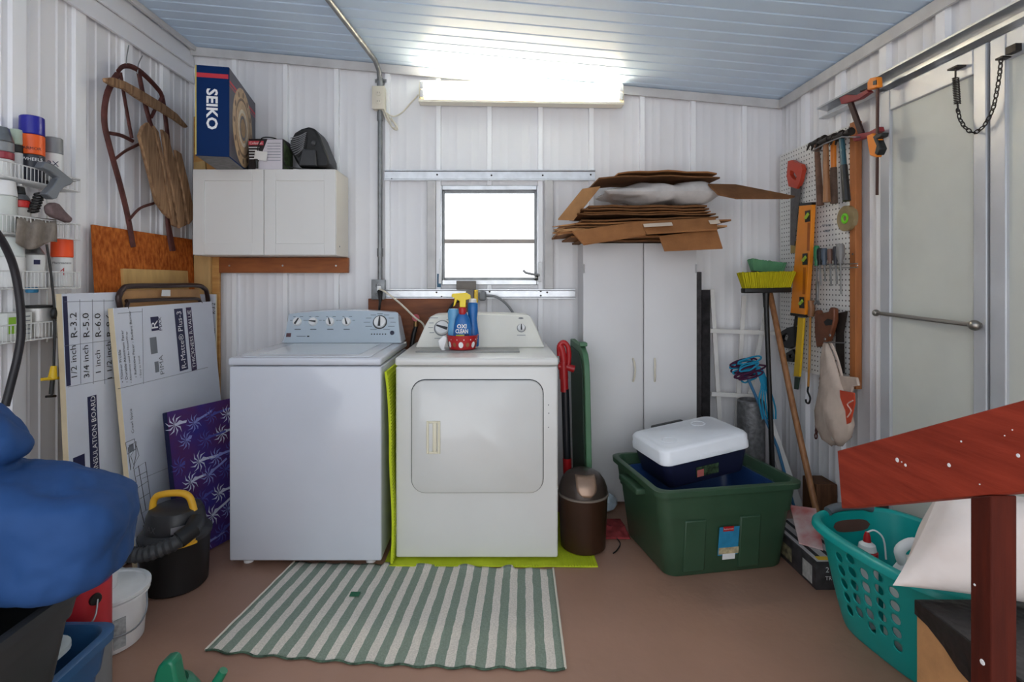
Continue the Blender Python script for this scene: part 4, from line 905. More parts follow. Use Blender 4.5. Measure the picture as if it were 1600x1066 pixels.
# buckets and cans
def bucket(label, c, r, h, lid=True, loc='white_bucket'):
    t = thing(loc, label, 'bucket', c, group=None); c = V(c)
    build('pail', MB().lathe([(r*.86, .002), (r*.88, .006), (r*.97, h*.86), (r*1.03, h*.87), (r*1.03, h*.91), (r*.98, h*.92), (r*.98, h*.96), (0, h*.96)], c, 36), WHITE, t)
    build('lid', MB().lathe([(r*1.01, h*.93), (r*1.05, h*.94), (r*1.05, h*.995), (r*1.0, h), (r*.93, h), (r*.9, h*.975), (0, h*.975)], c, 36), mat('lid_white', (222, 224, 224), .4), t)
    return t, c
bt, bcn = bucket('white lidded pail on the floor beside the vacuum', (-1.373, 1.9, 0), .125, .19)
build('wire_handle', MB().tube([bcn+V((.125, .02, .165)), bcn+V((.15, -.02, .12)), bcn+V((.145, -.07, .09)), bcn+V((.1, -.115, .085)), bcn+V((.02, -.145, .1))], .003, 6, sub=4), STEEL, bt)
for a, w_, h_, z_, m_ in ((-38, .06, .10, .075, mat('label_gray', (166, 168, 168), .6, 0, .25, 60)), (-72, .045, .022, .125, mat('label_maroon', (136, 60, 70), .6))):
    a = math.radians(a); d = V((math.cos(a), math.sin(a), 0)); build('label', quadp(bcn+d*.1195+V((0, 0, z_)), V((-d.y, d.x, 0)), EZ, w_*.6, h_, .003, .002), m_, bt)
bucket('white lidded pail standing behind the lower pail near the insulation board', (-1.53, 2.08, 0), .085, .12)
sm_ = thing('small_white_tub', 'small white tub with a teal lid standing on the pail', 'tub', (-1.385, 1.9, .187))
build('cup', MB().lathe([(.036, .0), (.038, .003), (.044, .125), (.046, .13)], (-1.385, 1.9, .187), 26), WHITE, sm_)
build('lid', MB().lathe([(.048, .131), (.048, .152), (.04, .156), (0, .156)], (-1.385, 1.9, .187), 26), mat('lid_teal', (30, 140, 138), .4), sm_)
def paint(label, c, m_, r=.083, h=.19):
    t = thing('paint_can', label, 'can', c); c = V(c)
    build('can', MB().lathe([(r, 0), (r, h-.004), (r*.97, h-.002), (r*.97, h-.01), (r*.8, h-.01), (r*.8, h-.006), (0, h-.006)], c, 34), m_, t)
    build('rim', MB().lathe([(r+.0015, h-.014), (r+.0015, h), (r*.95, h+.001), (r*.94, h-.004)], c, 34, caps=(False, False)), STEEL, t)
    return t, c
paint('red paint can standing on another paint can behind the blue bin', (-1.283, 1.655, .1925), mat('paint_label_red', (190, 40, 50), .35))
t_ = bpy.data.objects[[o.name for o in C.objects if o.name.startswith('paint_can')][0]]; c_p = V((-1.283, 1.655, .1925))
build('purple_band', MB().lathe([(.0835, .155), (.0835, .175)], c_p, 34, caps=(False, False)), mat('band_purple', (92, 36, 96), .4), t_)
for a in (-25,):
    d = V((math.cos(math.radians(a)), math.sin(math.radians(a)), 0)); build('handle_ear', MB().lathe([(.018, 0), (.016, .006), (0, .007)], c_p+d*.083+V((0, 0, .12)), 18, d), BLACK, t_)
build('wire_handle', MB().tube([c_p+V((.083, -.035, .12)), c_p+V((.09, -.06, .075)), c_p+V((.06, -.09, .05)), c_p+V((.0, -.098, .045))], .0028, 6, sub=4), STEEL, t_)
paint('plain grey paint can under the red paint can', (-1.283, 1.655, 0), GREY)
# storage bins
def bin_(root, c, rz, hw, hd, h, tp, th, m_, rimw=.018, r=.05, name='tub', zrim=None):
    M_ = Matrix.Translation(V(c)) @ Matrix.Rotation(rz, 4, 'Z'); k = 1-tp
    def rg(s, z, dw=0, rr=r): return [M_ @ p for p in rring(hw*s+dw, hd*s+dw, rr, z, 6)]
    R_ = [rg(k*.97, .001), rg(k, .012), rg(1-tp*.35, h*.66), rg(1-tp*.35, h*.665, .006), rg(1-tp*.05, h-.03, .006), rg(1-tp*.05, h-.028, rimw), rg(1, h-.004, rimw), rg(1, h, rimw-.006), rg(1, h, -th*.3), rg(1, h-.006, -th), rg(k, .02, -th), rg(k*.5, .016, -th)]
    return build(name, MB().loft(R_), m_, root, ang=40)
bb = thing('blue_storage_bin', 'open blue plastic storage bin under the black tote', 'bin', (-1.27, 1.2, 0))
bin_(bb, (-1.27, 1.2, 0), 0, .185, .32, .30, .12, .006, mat('bin_blue', (38, 84, 128), .4))
ldc = thing('clear_lid', 'cloudy clear plastic lid lying on the blue bin', 'lid', (-1.29, 1.18, .302))
Ml = Matrix.Translation((-1.29, 1.17, .302)); 
build('lid_panel', MB().loft([rring(.17, .27, .05, 0), rring(.175, .275, .05, .004), rring(.175, .275, .05, .018), rring(.168, .268, .05, .021), rring(.15, .25, .04, .021), rring(.14, .24, .04, .012)]).xf(Ml), mat('cloudy_clear', (196, 206, 208), .35, alpha=.75), ldc)
bt_ = thing('black_tote', 'dark grey storage tote holding the blue comforter', 'bin', (-1.27, 1.02, .325))
bin_(bt_, (-1.275, 1.03, .325), 0, .27, .285, .225, .10, .006, mat('tote_black', (48, 50, 54), .5), .014)
# comforter: puffy folded rolls
cm = MB()
def lump(c, r, rot=(0, 0, 0), e=2.6):
    b = MB(); nu, nv = 28, 18
    f_ = lambda q: math.copysign(abs(q)**(2/e), q)
    b.loft([[V((r[0]*f_(math.sin(a))*f_(math.cos(t)), r[1]*f_(math.sin(a))*f_(math.sin(t)), r[2]*f_(math.cos(a)))) for t in [2*math.pi*k/nu for k in range(nu)]] for a in [max(.03, min(math.pi-.03, math.pi*j/nv)) for j in range(nv+1)]])
    cm.merge(b.xf(Matrix.Translation(V(c)) @ Euler(rot).to_matrix().to_4x4()))
lump((-1.09, 1.21, .715), (.235, .15, .125), (0, .17, .2), 3.6)
lump((-1.20, 1.0, .65), (.18, .16, .145), (.1, .12, .1), 3)
lump((-1.36, 1.2, .66), (.16, .17, .11), (0, -.1, 0))
lump((-1.30, .92, .62), (.20, .16, .13))
lump((-1.27, 1.22, .925), (.19, .12, .082), (0, .22, .1), 2.0)
lump((-1.40, 1.15, .86), (.13, .15, .11), (.2, .1, 0))
lump((-1.28, 1.03, .58), (.22, .22, .09))
co = one('blue_comforter', cm, mat('comforter_blue', (38, 72, 122), .7, 0, .06, 6, .12, 25), 'puffy folded blue comforter piled in the dark tote', 'comforter', base=(-1.27, 1.05, .5), ang=180)
md = co.modifiers.new('r', 'REMESH'); md.mode = 'VOXEL'; md.voxel_size = .009; md.use_smooth_shade = True
md = co.modifiers.new('s', 'SMOOTH'); md.iterations = 2; md.factor = .6
tx = bpy.data.textures.new('puffs', 'CLOUDS'); tx.noise_scale = .12; md = co.modifiers.new('d', 'DISPLACE'); md.texture = tx; md.strength = .04; md.mid_level = .5
# green watering can at the bottom of the frame
wc_ = thing('watering_can', 'green plastic watering can on the floor before the striped rug', 'watering can', (-.915, 1.53, 0)); c = V((-.92, 1.52, 0)); GRN = mat('green_plastic', (24, 116, 84), .35)
build('body', MB().lathe([(.07, .002), (.075, .008), (.078, .1), (.06, .13), (.045, .14), (.04, .135), (.055, .12), (0, .12)], c, 28), GRN, wc_)
hw_ = MB().prism([D(x, y, 1.50)-V((0, .02, 0)) for x, y in ((244, 1085), (247, 1050), (252, 1036), (260, 1028), (270, 1025), (277, 1030), (279, 1040), (281, 1052), (290, 1085))], (0, .045, 0))
build('handle', hw_, GRN, wc_, bev=.012)
build('spout', MB().tube([c+V((.06, 0, .04)), c+V((.11, 0, .1)), c+V((.15, 0, .17))], [.02, .012], 12), GRN, wc_)
# ================================================================ centre right: trash can to wardrobe
tc = V((.415, 2.565, .0115)); BRZ = mat('bronze_plastic', (60, 38, 25), .35, .3, .1, 8)
tn = thing('trash_can', 'bronze round trash can with a swing lid beside the dryer', 'trash can', tc)
build('bin', MB().lathe([(.100, 0), (.106, .006), (.116, .25), (.0, .25)], tc, 40), BRZ, tn)
build('rim', MB().lathe([(.114, .246), (.1195, .249), (.1195, .256), (.114, .259)], tc, 40), mat('rim_taupe', (128, 118, 108), .4, .3), tn)
build('dome', MB().lathe([(.116, .26), (.113, .285), (.102, .315), (.082, .342), (.055, .358), (.0, .362)], tc, 40), mat('dome_brown', (62, 52, 47), .3, .3), tn)
fv = [V((x, y)) for x, y in ((-.042, .355), (-.046, .31), (-.04, .285), (-.02, .274), (.02, .274), (.04, .285), (.046, .31), (.042, .355))]
def domept(x, z, e):
    pr_ = [(.116, .26), (.113, .285), (.102, .315), (.082, .342), (.055, .358)]
    r = .116
    for (r0, z0), (r1, z1) in zip(pr_, pr_[1:]):
        if z0 <= z <= z1: r = r0+(r1-r0)*(z-z0)/(z1-z0)
    r += e; return tc+V((x, -math.sqrt(max(1e-6, r*r-x*x)), z))
fm = MB(); rows = []
for k in range(9):
    z = .274+.081*k/8; hw = .046*min(1, math.sqrt(max(.12, 1-(1-min(1, k/3.5))**2)))
    rows.append([domept(hw*(j/8*2-1), z, .006) for j in range(9)])
fm.add([p for r in rows for p in r], [(i*9+j, i*9+j+1, (i+1)*9+j+1, (i+1)*9+j) for i in range(8) for j in range(8)])
build('swing_flap', fm, mat('flap_tan', (150, 124, 106), .3, .4), tn, solid=.006)
one('thin_cable', MB().tube([(.53, 2.75, .006), (.58, 2.68, .006), (.60, 2.60, .006), (.57, 2.53, .006), (.545, 2.5, .006)], .003, 6, sub=5), BLACK, 'thin black cable lying on the floor between trash can and green tote', 'cable')
# red handled shovel
sh = thing('snow_shovel', 'black pole with a red grip standing beside the dryer', 'shovel', (.36, 2.8, 0))
q = lambda px, py: D(px, py, 2.80)
build('shaft', MB().tube([q(883, 608), q(886, 716)], .020, 14), mat('shaft_black', (26, 28, 34), .3), sh)
build('lower_socket', MB().tube([q(886, 716), q(887, 745), q(890, 790), V((.385, 2.8, .012))], .022, 14), RED, sh)
build('grip', MB().tube([q(882, 612), q(881, 580), q(880, 560), q(877, 545), q(874, 540)], [.021, .019], 14, sub=3).tube([q(874, 556), q(874, 541), q(880, 535), q(887, 541), q(889, 556), q(888, 570)], .013, 10, sub=4), RED, sh, ang=80)
build('collar', MB().tube([q(872, 573), q(882, 572), q(897, 577)], [.017, .019], 12).tube([q(880, 566), q(881, 592)], .023, 12), RED, sh)
# green leaning lid
gp = thing('tote_cover', 'green plastic tote lid standing on edge between shovel and wardrobe', 'lid', (.43, 2.95, 0))
GL = mat('lid_green', (74, 116, 84), .5); yl0, yl1 = 2.70, 3.2; ol = []
zt = .93
for y, z in ((yl0, .004), (yl0, zt-.17), (yl0+.012, zt-.08), (yl0+.045, zt-.03), (yl0+.12, zt), (yl1, zt), (yl1, .004)): ol.append((y, z))
lean = lambda y, z: .452-.008*z
x_of = lambda z: .475-.02*z
build('rim', MB().loft([[V((x_of(z)+dx, y, z)) for y, z in ol] for dx in (-.014, .014)]), GL, gp, bev=.004)
build('panel', MB().loft([[V((x_of(z)-.016-dx, y+(.035 if y < 3 else -.035), max(.03, z-.035))) for y, z in ol] for dx in (0, .003)]), mat('lid_dark_green', (44, 70, 52), .6), gp)
build('clip', rbox((x_of(.93)-.02, 2.80, .931), (x_of(.93)+.02, 2.86, .951), .004), GL, gp)
# ---- wardrobe
X0w, X1w, Yw, Zw = .495, 1.139, 3.05, 1.49
wd = thing('wardrobe', 'tall white two-door wardrobe cabinet under the cardboard stack', 'wardrobe', ((X0w+X1w)/2, 3.16, 0))
WD = mat('wardrobe_white', (222, 221, 222), .5, 0, .02, 3)
build('carcass', MB().box((X0w+.002, Yw+.02, .03), (X1w-.002, YB-.039, Zw)), WD, wd, bev=.002)
build('plinth', MB().box((X0w+.02, Yw+.05, .001), (X1w-.02, YB-.05, .0298)), WD, wd)
xm = (1005.5-CX)*Yw/FP
for a, b, s in ((X0w, xm-.0035, -1), (xm+.0035, X1w, 1)):
    dd = build('door', rbox((a, Yw, .02), (b, Yw+.017, Zw-.003), .002, 2), WD, wd)
    hxp = (989-CX if s < 0 else 1023-CX)*Yw/FP; z0, z1 = H-(596-CY)*Yw/FP, H-(560-CY)*Yw/FP
    build('handle', MB().tube([V((hxp, Yw-.002, z0)), V((hxp+.004*s*-1, Yw-.02, z0+.03)), V((hxp+.006*-s, Yw-.024, (z0+z1)/2)), V((hxp-.004*s, Yw-.02, z1-.03)), V((hxp, Yw-.002, z1))], .0055, 8, sub=4), CREAM, dd)
    hz = H-(420-CY)*Yw/FP; hx_ = a-.001 if s < 0 else b-.004
    build('hinge', MB().cyl((a+.004 if s < 0 else b-.004, Yw-.003, hz-.025), (a+.004 if s < 0 else b-.004, Yw-.003, hz+.025), .004, n=8), STEEL, dd)
# ---- cardboard on top: each flattened box is a thing
def card(label, pts, m_, th=.007, name='flattened_carton', fold=None, cuts=None):
    P = [D(*p) for p in pts]; mb = MB().prism(P, (0, 0, -th))
    t = one(name, mb, m_, label, 'cardboard', 'flattened cartons on the wardrobe', ang=25); return t
Zs = Zw+.004
def lay(label, x0, x1, y0, y1, z, rz, m_, th=.008, tilt=0, roll=0, bulge=0):
    M_ = Matrix.Translation(V(((x0+x1)/2, (y0+y1)/2, z))) @ Euler((tilt, roll, rz)).to_matrix().to_4x4()
    hw, hd = (x1-x0)/2, (y1-y0)/2; n = 10; mb = MB(); rnd = random.Random(int(z*1000))
    top, bot = [], []
    for i in range(n+1):
        x = -hw+2*hw*i/n; zz = bulge*(1-(x/hw)**2)+.0025*math.sin(i*1.7+z*40)
        for y in (-hd+.006*rnd.uniform(-1, 1), hd): top.append(V((x, y, zz))); bot.append(V((x, y, zz-th)))
    mb.loft([[top[2*i], top[2*i+1], bot[2*i+1], bot[2*i]] for i in range(n+1)])
    return one('flattened_carton', mb.xf(M_), m_, label, 'cardboard', 'flattened cartons on the wardrobe')
lay('bottom flattened carton lying right on the wardrobe top', .46, 1.13, 2.98, 3.25, 1.502, 0, CARTON3, .009)
lay('second flattened carton from the wardrobe top', .40, 1.16, 2.90, 3.25, 1.517, .02, CARTON, .009)
lay('third flattened carton from the wardrobe top', .33, 1.17, 2.86, 3.22, 1.545, -.02, CARTON, .009, 0, -0.03)
lay('fourth flattened carton from the wardrobe top', .36, 1.24, 2.88, 3.24, 1.561, .015, CARTON2, .009, 0, -0.03)
lay('fifth flattened carton from the wardrobe top with a ragged edge', .34, 1.20, 2.87, 3.2, 1.577, -.015, CARTON3, .009, 0, -0.03)
lay('sixth flattened carton from the wardrobe top', .42, 1.26, 2.88, 3.23, 1.594, .03, CARTON, .009, 0, -0.03)
lay('dark flattened carton just below the bagged one', .46, 1.20, 2.90, 3.22, 1.612, .0, CARTON3, .009, 0, -0.03)
lay('curled flattened carton under the bag carton', .44, 1.19, 2.91, 3.21, 1.639, .02, CARTON3, .008, 0, 0)
lay('thin flattened carton pressed beneath the bag carton', .48, 1.17, 2.93, 3.2, 1.651, -.02, CARTON, .006, 0, 0)
lay('warped flattened carton just under the bag', .46, 1.15, 2.9, 3.2, 1.665, .01, CARTON3, .009, 0, 0)
lay('flattened carton on which the clear bag lies', .50, 1.14, 2.90, 3.2, 1.682, 0, CARTON3, .011, 0, 0)
lay('flattened carton folded around the bag, its flap sloping down', .56, 1.22, 2.93, 3.25, 1.838, 0, CARTON3, .008, 0, 0, .012)
lay('topmost flattened carton of the stack', .66, 1.20, 2.92, 3.22, 1.862, .02, CARTON, .008, 0, 0, .012)
card('pale open carton flap sloping down beside the window channel', [(872, 342, 2.88), (910, 295, 2.95), (938, 291, 3.0), (896, 343, 2.93)], CARTON2, .006, 'carton_flap')
card('long dark carton flap pointing towards the hand saw', [(1106, 287, 2.90), (1150, 288, 2.93), (1242, 306, 2.86), (1232, 309, 2.80), (1150, 309, 2.80), (1122, 303, 2.82)], CARTON3, .008, 'carton_flap')
fa = card('broad carton flap hanging over the front of the left wardrobe door', [(894, 361, 2.84), (1000, 346, 2.84), (1009, 365, 2.80), (912, 381, 2.79)], CARTON, .009, 'carton_flap')
card('brown carton panel with shipping label lying over the wardrobe front', [(998, 346, 2.86), (1118, 340, 2.86), (1121, 357, 2.80), (1010, 364, 2.80)], CARTON, .009, 'carton_flap')
card('brown carton flap hanging in front of the right wardrobe door', [(1030, 369, 2.83), (1120, 358, 2.83), (1129, 387, 2.80), (1038, 391, 2.80)], CARTON, .007, 'carton_flap')
fl2 = [o for o in C.objects if o.get('label', '').startswith('brown carton panel')][0]
for (px, py, w_, h_) in ((1027, 353.5, .15, .03), (1115, 349, .055, .035)):
    a = D(px, py, 2.83); build('shipping_label', quadp(a+V((0, -.012, .006)), V((1, 0, .06)), V((0, .75, .65)), w_, h_), mat('label_paper', (214, 196, 178), .7), fl2)
rt_ = MB(); rnd = random.Random(3)
for k in range(9):                                       # torn corrugated ends
    y = 352+k*1.7; l = rnd.uniform(28, 55); p = D(864+rnd.uniform(0, 9), y+rnd.uniform(0, 3), 2.86); q2 = D(864+l, y-rnd.uniform(1, 5), 2.9)
    o = one('torn_carton_strip', MB().prism([p, q2, q2+V((0, .05, 0)), p+V((0, .05, .004))], (0, 0, -.004)), CARTON2, 'torn carton strip poking out of the stack towards the window', 'cardboard', 'torn strips of carton')
pg = cushion(D(1028, 305, 3.03), EX, V((0, 1, .0)), .33, .14, .056, 36, .03, 5, .05)
one('plastic_bag', pg, mat('bag_grey_clear', (196, 190, 186), .3, 0, .12, 12, .5, 18), 'crumpled grey plastic bag stuffed between the flattened cartons', 'bag', ang=60)
# ---- red cloth and plastic by the wardrobe foot
mb = MB(); n = 12; c = Fl(958, 828)
mb.add([c+V(((i/n-.5)*.22, (j/n-.5)*.22, .006+.05*abs(noise.noise(V((i*.5, j*.5, 1))))*math.sin(math.pi*i/n)*math.sin(math.pi*j/n))) for i in range(n+1) for j in range(n+1)], [(i*(n+1)+j, (i+1)*(n+1)+j, (i+1)*(n+1)+j+1, i*(n+1)+j+1) for i in range(n) for j in range(n)])
mb.v = [V((min(p.x, .66), p.y, p.z)) for p in mb.v]
one('red_cloth', mb, mat('cloth_red', (150, 60, 62), .9, 0, .15, 20), 'crumpled red cloth on the floor behind the green tote', 'cloth', solid=.004, ang=80)
one('crumpled_bag', MB().ball(V((.60, 2.96, .055)), (.07, .04, .052), 10, 7), mat('bag_pale_blue', (178, 196, 208), .3, 0, .2, 20, .8, 20), 'crumpled pale blue plastic bag at the wardrobe foot', 'bag', ang=10)
# ---- standing goods right of the wardrobe
BRD = mat('dark_board', (58, 54, 56), .6, 0, .35, 30, .2, 60)
one('dark_plank', MB().box((1.155, 3.17, .003), (1.213, 3.2, H-(425-CY)*3.18/FP)), BRD, 'narrow dark plank standing against the wardrobe side', 'plank', bev=.002)
one('dark_plank', MB().box((1.218, 3.18, .003), (1.268, 3.215, H-(453-CY)*3.2/FP)), mat('dark_board2', (44, 42, 44), .7, 0, .35, 30, .2, 60), 'shorter black plank between the dark plank and the white trellis', 'plank', bev=.002)
TW = mat('trellis_white', (226, 224, 220), .6, 0, .06)
tr = thing('garden_trellis', 'white wooden fan trellis leaning on the back wall', 'trellis', (1.42, 3.2, 0))
yT = 3.2
def slat(a, b, nm, y=yT, hw=.0125, m_=TW):
    p, q_ = D(*a, y), D(*b, y); d = (q_-p).normalized(); s_ = d.cross(EY)*hw
    return build(nm, MB().prism([p+s_, q_+s_, q_-s_, p-s_], (0, .012, 0)), m_, tr, bev=.001)
for a, b in (((1113, 452), (1131, 760)), ((1163, 462), (1146, 760)), ((1201, 470), (1150, 730))): slat(a, b, 'upright')
slat((1110, 517), (1214, 521), 'cross_bar', 3.187); slat((1112, 616), (1186, 620), 'cross_bar', 3.187)
one('white_stake', MB().prism([D(1202, 660, 3.05), D(1209, 658, 3.05), D(1258, 800, 2.9), D(1246, 802, 2.9)], (0, .012, 0)), TW, 'loose white slat leaning beside the wooden broom handle', 'slat')
one('white_stake', MB().prism([D(1205, 700, 3.08), D(1210, 699, 3.08), D(1240, 792, 2.96), D(1234, 793, 2.96)], (0, .012, 0)), TW, 'thin white slat leaning behind the green tote corner', 'slat')
one('metal_roll', MB().lathe([(.075, .003), (.075, .58), (.065, .59), (.065, .57), (0, .57)], (1.47, 3.10, 0), 24), mat('roll_grey', (122, 122, 124), .5, .4, .25, 40, .3, 60), 'grey metal flashing roll standing behind the cooler', 'roll')
# mop
mp_ = thing('string_mop', 'blue and purple duster mop leaning beside the trellis', 'mop', (1.6, 3.0, 0))
build('handle', MB().tube([D(1168, 590, 3.02), D(1190, 640, 3.0), D(1215, 700, 2.97), D(1240, 790, 2.9)], .008, 8), mat('mop_blue', (52, 110, 150), .5), mp_)
TEAL = mat('strand_teal', (40, 140, 176), .7); PLUM = mat('strand_plum', (74, 36, 64), .7); rnd = random.Random(11)
for k in range(18):
    cxp = 1166+rnd.uniform(-8, 10); cyp = 578+rnd.uniform(-16, 14); w_ = rnd.uniform(12, 22); yq = 3.02+rnd.uniform(-.04, .04)
    pts = [D(cxp+w_*math.cos(a), cyp+rnd.uniform(3, 6)*math.sin(a)-4*math.cos(a), yq) for a in [2*math.pi*j/9 for j in range(9)]]
    build('strand', MB().tube(pts, .005, 6, closed=True, sub=3), (TEAL, PLUM, PLUM)[k % 3], mp_)
for k in range(6):
    build('strand', MB().tube([D(1180+k*2, 575, 3.02), D(1190+k*2, 600, 3.0), D(1186+k*5, 625+k*2, 2.99), D(1192+k*4, 655, 2.99)], .005, 6, sub=3), TEAL, mp_)
# brooms
def brush_head(root, c, u, w_, h_, dep, m_, mblk, seed):
    c, u = V(c), V(u).normalized(); mb = MB(); rnd = random.Random(seed); nx_, nyy = 26, 6
    for i in range(nx_):
        for j in range(nyy):
            a = (i+.5)/nx_-.5; b = (j+.5)/nyy-.5; spread = 1.0+.10
            p0 = c+u*(a*w_*.92)+V((0, b*dep*.8, .008)); p1 = c+u*(a*w_*spread+rnd.uniform(-.002, .002))+V((0, b*dep*1.25, h_*rnd.uniform(.95, 1.03)))
            mb.tube([p0, p1], [.0042, .0062], 4)
    stuff(build('bristles', mb, m_, root))
    build('block', rbox(c+V((-w_*.47, -dep*.45, -.02)), c+V((w_*.47, dep*.45, .008)), .006).xf(Matrix.Translation(c) @ Matrix.Rotation(-math.asin(u.z), 4, 'Y') @ Matrix.Translation(-c)), mblk, root)
yb_ = thing('push_broom', 'upturned push broom with yellow bristles and black handle', 'broom', (1.53, 2.93, 0))
cH = D(1197, 452, 2.98)
brush_head(yb_, cH, EX+V((0, 0, .02)), .275, .095, .06, mat('bristle_yellow', (196, 184, 30), .8), BLACK, 1)
build('ferrule', MB().cyl(cH-V((0, 0, .02)), cH-V((0, 0, .10)), .018, .014), BLACK, yb_)
build('handle', MB().tube([cH-V((0, 0, .09)), V((1.528, 2.95, .001))], .0125, 12), BLACK, yb_)
gb = thing('deck_brush', 'green bristle brush head behind the yellow push broom', 'brush', (1.62, 3.17, 0))
cG = D(1198, 428, 3.14)
brush_head(gb, cG, EX+V((0, 0, -.12)), .185, .075, .05, mat('bristle_green', (104, 160, 120), .8), BLACK, 2)
build('handle', MB().tube([cG-V((0, 0, .01)), V((1.61, 3.14, .001))], .010, 10), GREY, gb)
one('wooden_pole', MB().tube([D(1203, 458, 3.12), D(1240, 640, 2.86), D(1279, 815, 2.655)], .0155, 12), HANDLEWOOD, 'bare wooden pole leaning behind the push broom', 'pole')
# ---- green tote with a tub and a cooler in it
tcn = V((.97, 2.556, 0)); rz = math.radians(10); TG = mat('tote_green', (50, 78, 57), .45, 0, .06, 10)
gt_ = thing('green_tote', 'large dark green storage tote with a cooler sitting in it', 'tote', tcn, rz=rz)
bin_(gt_, tcn, rz, .325, .245, .39, .13, .006, TG, .022, .05)
Mt = Matrix.Translation(tcn) @ Matrix.Rotation(rz, 4, 'Z')
for s in (-1, 1): build('side_handle', rbox((s*.338-.03, -.1, .315), (s*.338+.026, .1, .345), .008).xf(Mt), TG, gt_)
yf = lambda z: -(.245*(1-.13+.13*.65*min(1, z/.257)))-.003
for x in (-.16, .10):
    zz = [.02, .25]; build('front_rib', MB().prism([Mt @ V((x-.05, yf(zz[0])+.012, zz[0])), Mt @ V((x+.05, yf(zz[0])+.012, zz[0])), Mt @ V((x+.05, yf(zz[1])+.012, zz[1])), Mt @ V((x-.05, yf(zz[1])+.012, zz[1]))], Mt.to_3x3() @ V((0, -.016, 0))), TG, gt_, bev=.006)
def onT(px, py): # ray to the tote front
    d = V(((px-CX)/FP, 1, -(py-CY)/FP)); o = V((0, 0, H)); nrm = Mt.to_3x3() @ V((0, -1, -.12)).normalized(); p0 = Mt @ V((0, yf(.15)-.004, .15)); t = (p0-o).dot(nrm)/d.dot(nrm); return o+d*t, nrm
xq = (Mt.to_3x3() @ EX)
def tl_(px, py, w_, h_, m_, e):
    p, nr = onT(px, py); build('label', quadp(p, xq, nr.cross(xq), w_, h_, e), m_, gt_); return p, nr
tl_(1138, 845, .095, .13, mat('lbl_blue', (42, 134, 176), .4, 0, .1, 40), .002)
tl_(1138, 826, .05, .022, RED, .003); tl_(1138, 860, .095, .03, mat('lbl_tan', (190, 176, 140), .5, 0, .3, 50), .0025); tl_(1138, 869, .06, .026, INKW, .003)
p, nr = onT(1138, 826); text('Rubbermaid', INKW, gt_, p+nr*.003, xq, nr.cross(xq), width=.043)
bt2 = thing('blue_tub', 'blue plastic tub nested inside the green tote', 'tub', tcn+V((0, 0, .03)), rz=rz)
bin_(bt2, tcn+V((0, 0, .022)), rz, .285, .205, .325, .1, .005, mat('tub_blue', (36, 66, 116), .35), .012, .05)
ck = thing('cooler', 'navy picnic cooler with a white lid tilted in the green tote', 'cooler', (.95, 2.6, .36), rot=Euler((math.radians(0), math.radians(-7), math.radians(15))).to_matrix())
# frame: x along length, y depth
MC = Matrix.Translation((.945, 2.625, .45)) @ Euler((math.radians(2), math.radians(-7), math.radians(15))).to_matrix().to_4x4()
ck.matrix_basis = MC
def rr(hw, hd, r, z): return [MC @ p for p in rring(hw, hd, r, z, 6)]
build('body', MB().loft([rr(.20, .125, .03, -.10), rr(.205, .13, .035, -.095), rr(.225, .142, .035, .0), rr(.226, .143, .035, .012)]), mat('cooler_navy', (26, 30, 56), .4), ck)
build('lid', MB().loft([rr(.232, .15, .04, .013), rr(.238, .156, .045, .018), rr(.238, .156, .045, .045), rr(.236, .154, .045, .048), rr(.236, .154, .045, .075), rr(.228, .146, .045, .086), rr(.21, .13, .04, .09), rr(.2, .12, .04, .0895), rr(.195, .115, .04, .092)]), mat('cooler_white', (242, 245, 251), .35, 0, .02), ck, ang=50)
for x, y in ((-.14, -.05), (.1, .06)): build('lid_mark', MB().lathe([(.036, .0925), (.034, .0945), (.030, .0945), (.028, .0925)], (0, 0, 0), 26, caps=(False, False)).xf(MC @ Matrix.Translation((x, y, 0))), MATS['cooler_white'], ck)
build('handle', rbox((-.10, .152, .06), (.08, .178, .088), .008).xf(MC), DGREY, ck)
build('lid_grip', rbox((-.05, -.160, .018), (.12, -.1565, .036), .0015, 2).xf(MC), MATS['cooler_white'], ck)
pq = MC @ V((-.01, -.139, -.045)); build('label', quadp(pq, MC.to_3x3() @ EX, MC.to_3x3() @ V((0, -.15, 1)), .12, .05, .006), mat('cooler_lbl', (60, 80, 56), .5, 0, .6, 60), ck)
build('label', quadp(MC @ V((-.05, -.1395, -.05)), MC.to_3x3() @ EX, MC.to_3x3() @ V((0, -.15, 1)), .035, .035, .008), mat('cooler_lbl2', (196, 110, 104), .5), ck)
# ================================================================ right wall: pegboard and tools
PEG = dots('pegboard_white', (226, 224, 220), .0254, .0042)
PW_ = .055
pgb = thing('pegboard', 'white perforated pegboard with a wooden edge strip holding tools', 'pegboard', (XR-.04, 2.9, .77))
build('board', MB().box((XR-PW_, 2.585, .775), (XR-PW_+.006, 3.228, 2.025)), PEG, pgb)
build('edge_strip', MB().box((XR-PW_-.006, 2.54, .76), (XR-.03, 2.584, 2.03)), mat('strip_wood', (176, 108, 58), .6, 0, .1, 8, .1, 40, (5, 5, .6)), pgb, bev=.003)
build('batten', MB().box((XR-PW_+.0065, 3.19, .78), (XR-.03, 3.226, 2.02)), PINE, pgb)
sc = MB()
for z in (.79, 1.4, 2.0): build('screw', MB().lathe([(.005, 0), (.004, .002)], (XR-PW_-.006, 2.56, z), 8, (-1, 0, 0)), STEEL, pgb)
for py, a0, a1 in ((352, 1284, 1298), (361, 1288, 1296)): build('pencil_scribble', MB().tube([Rw(a0+(a1-a0)*k/14, py+2.2*math.sin(k*2.1), PW_+.0006) for k in range(15)], .0012, 4), INKG, pgb)
def R_(pts, k): return [Rw(x, y, k) for x, y in pts]
def rp(nm, pts, k, th, m_, root, bev=.002): return build(nm, MB().prism(R_(pts, k), (-th, 0, 0)), m_, root, bev=bev)
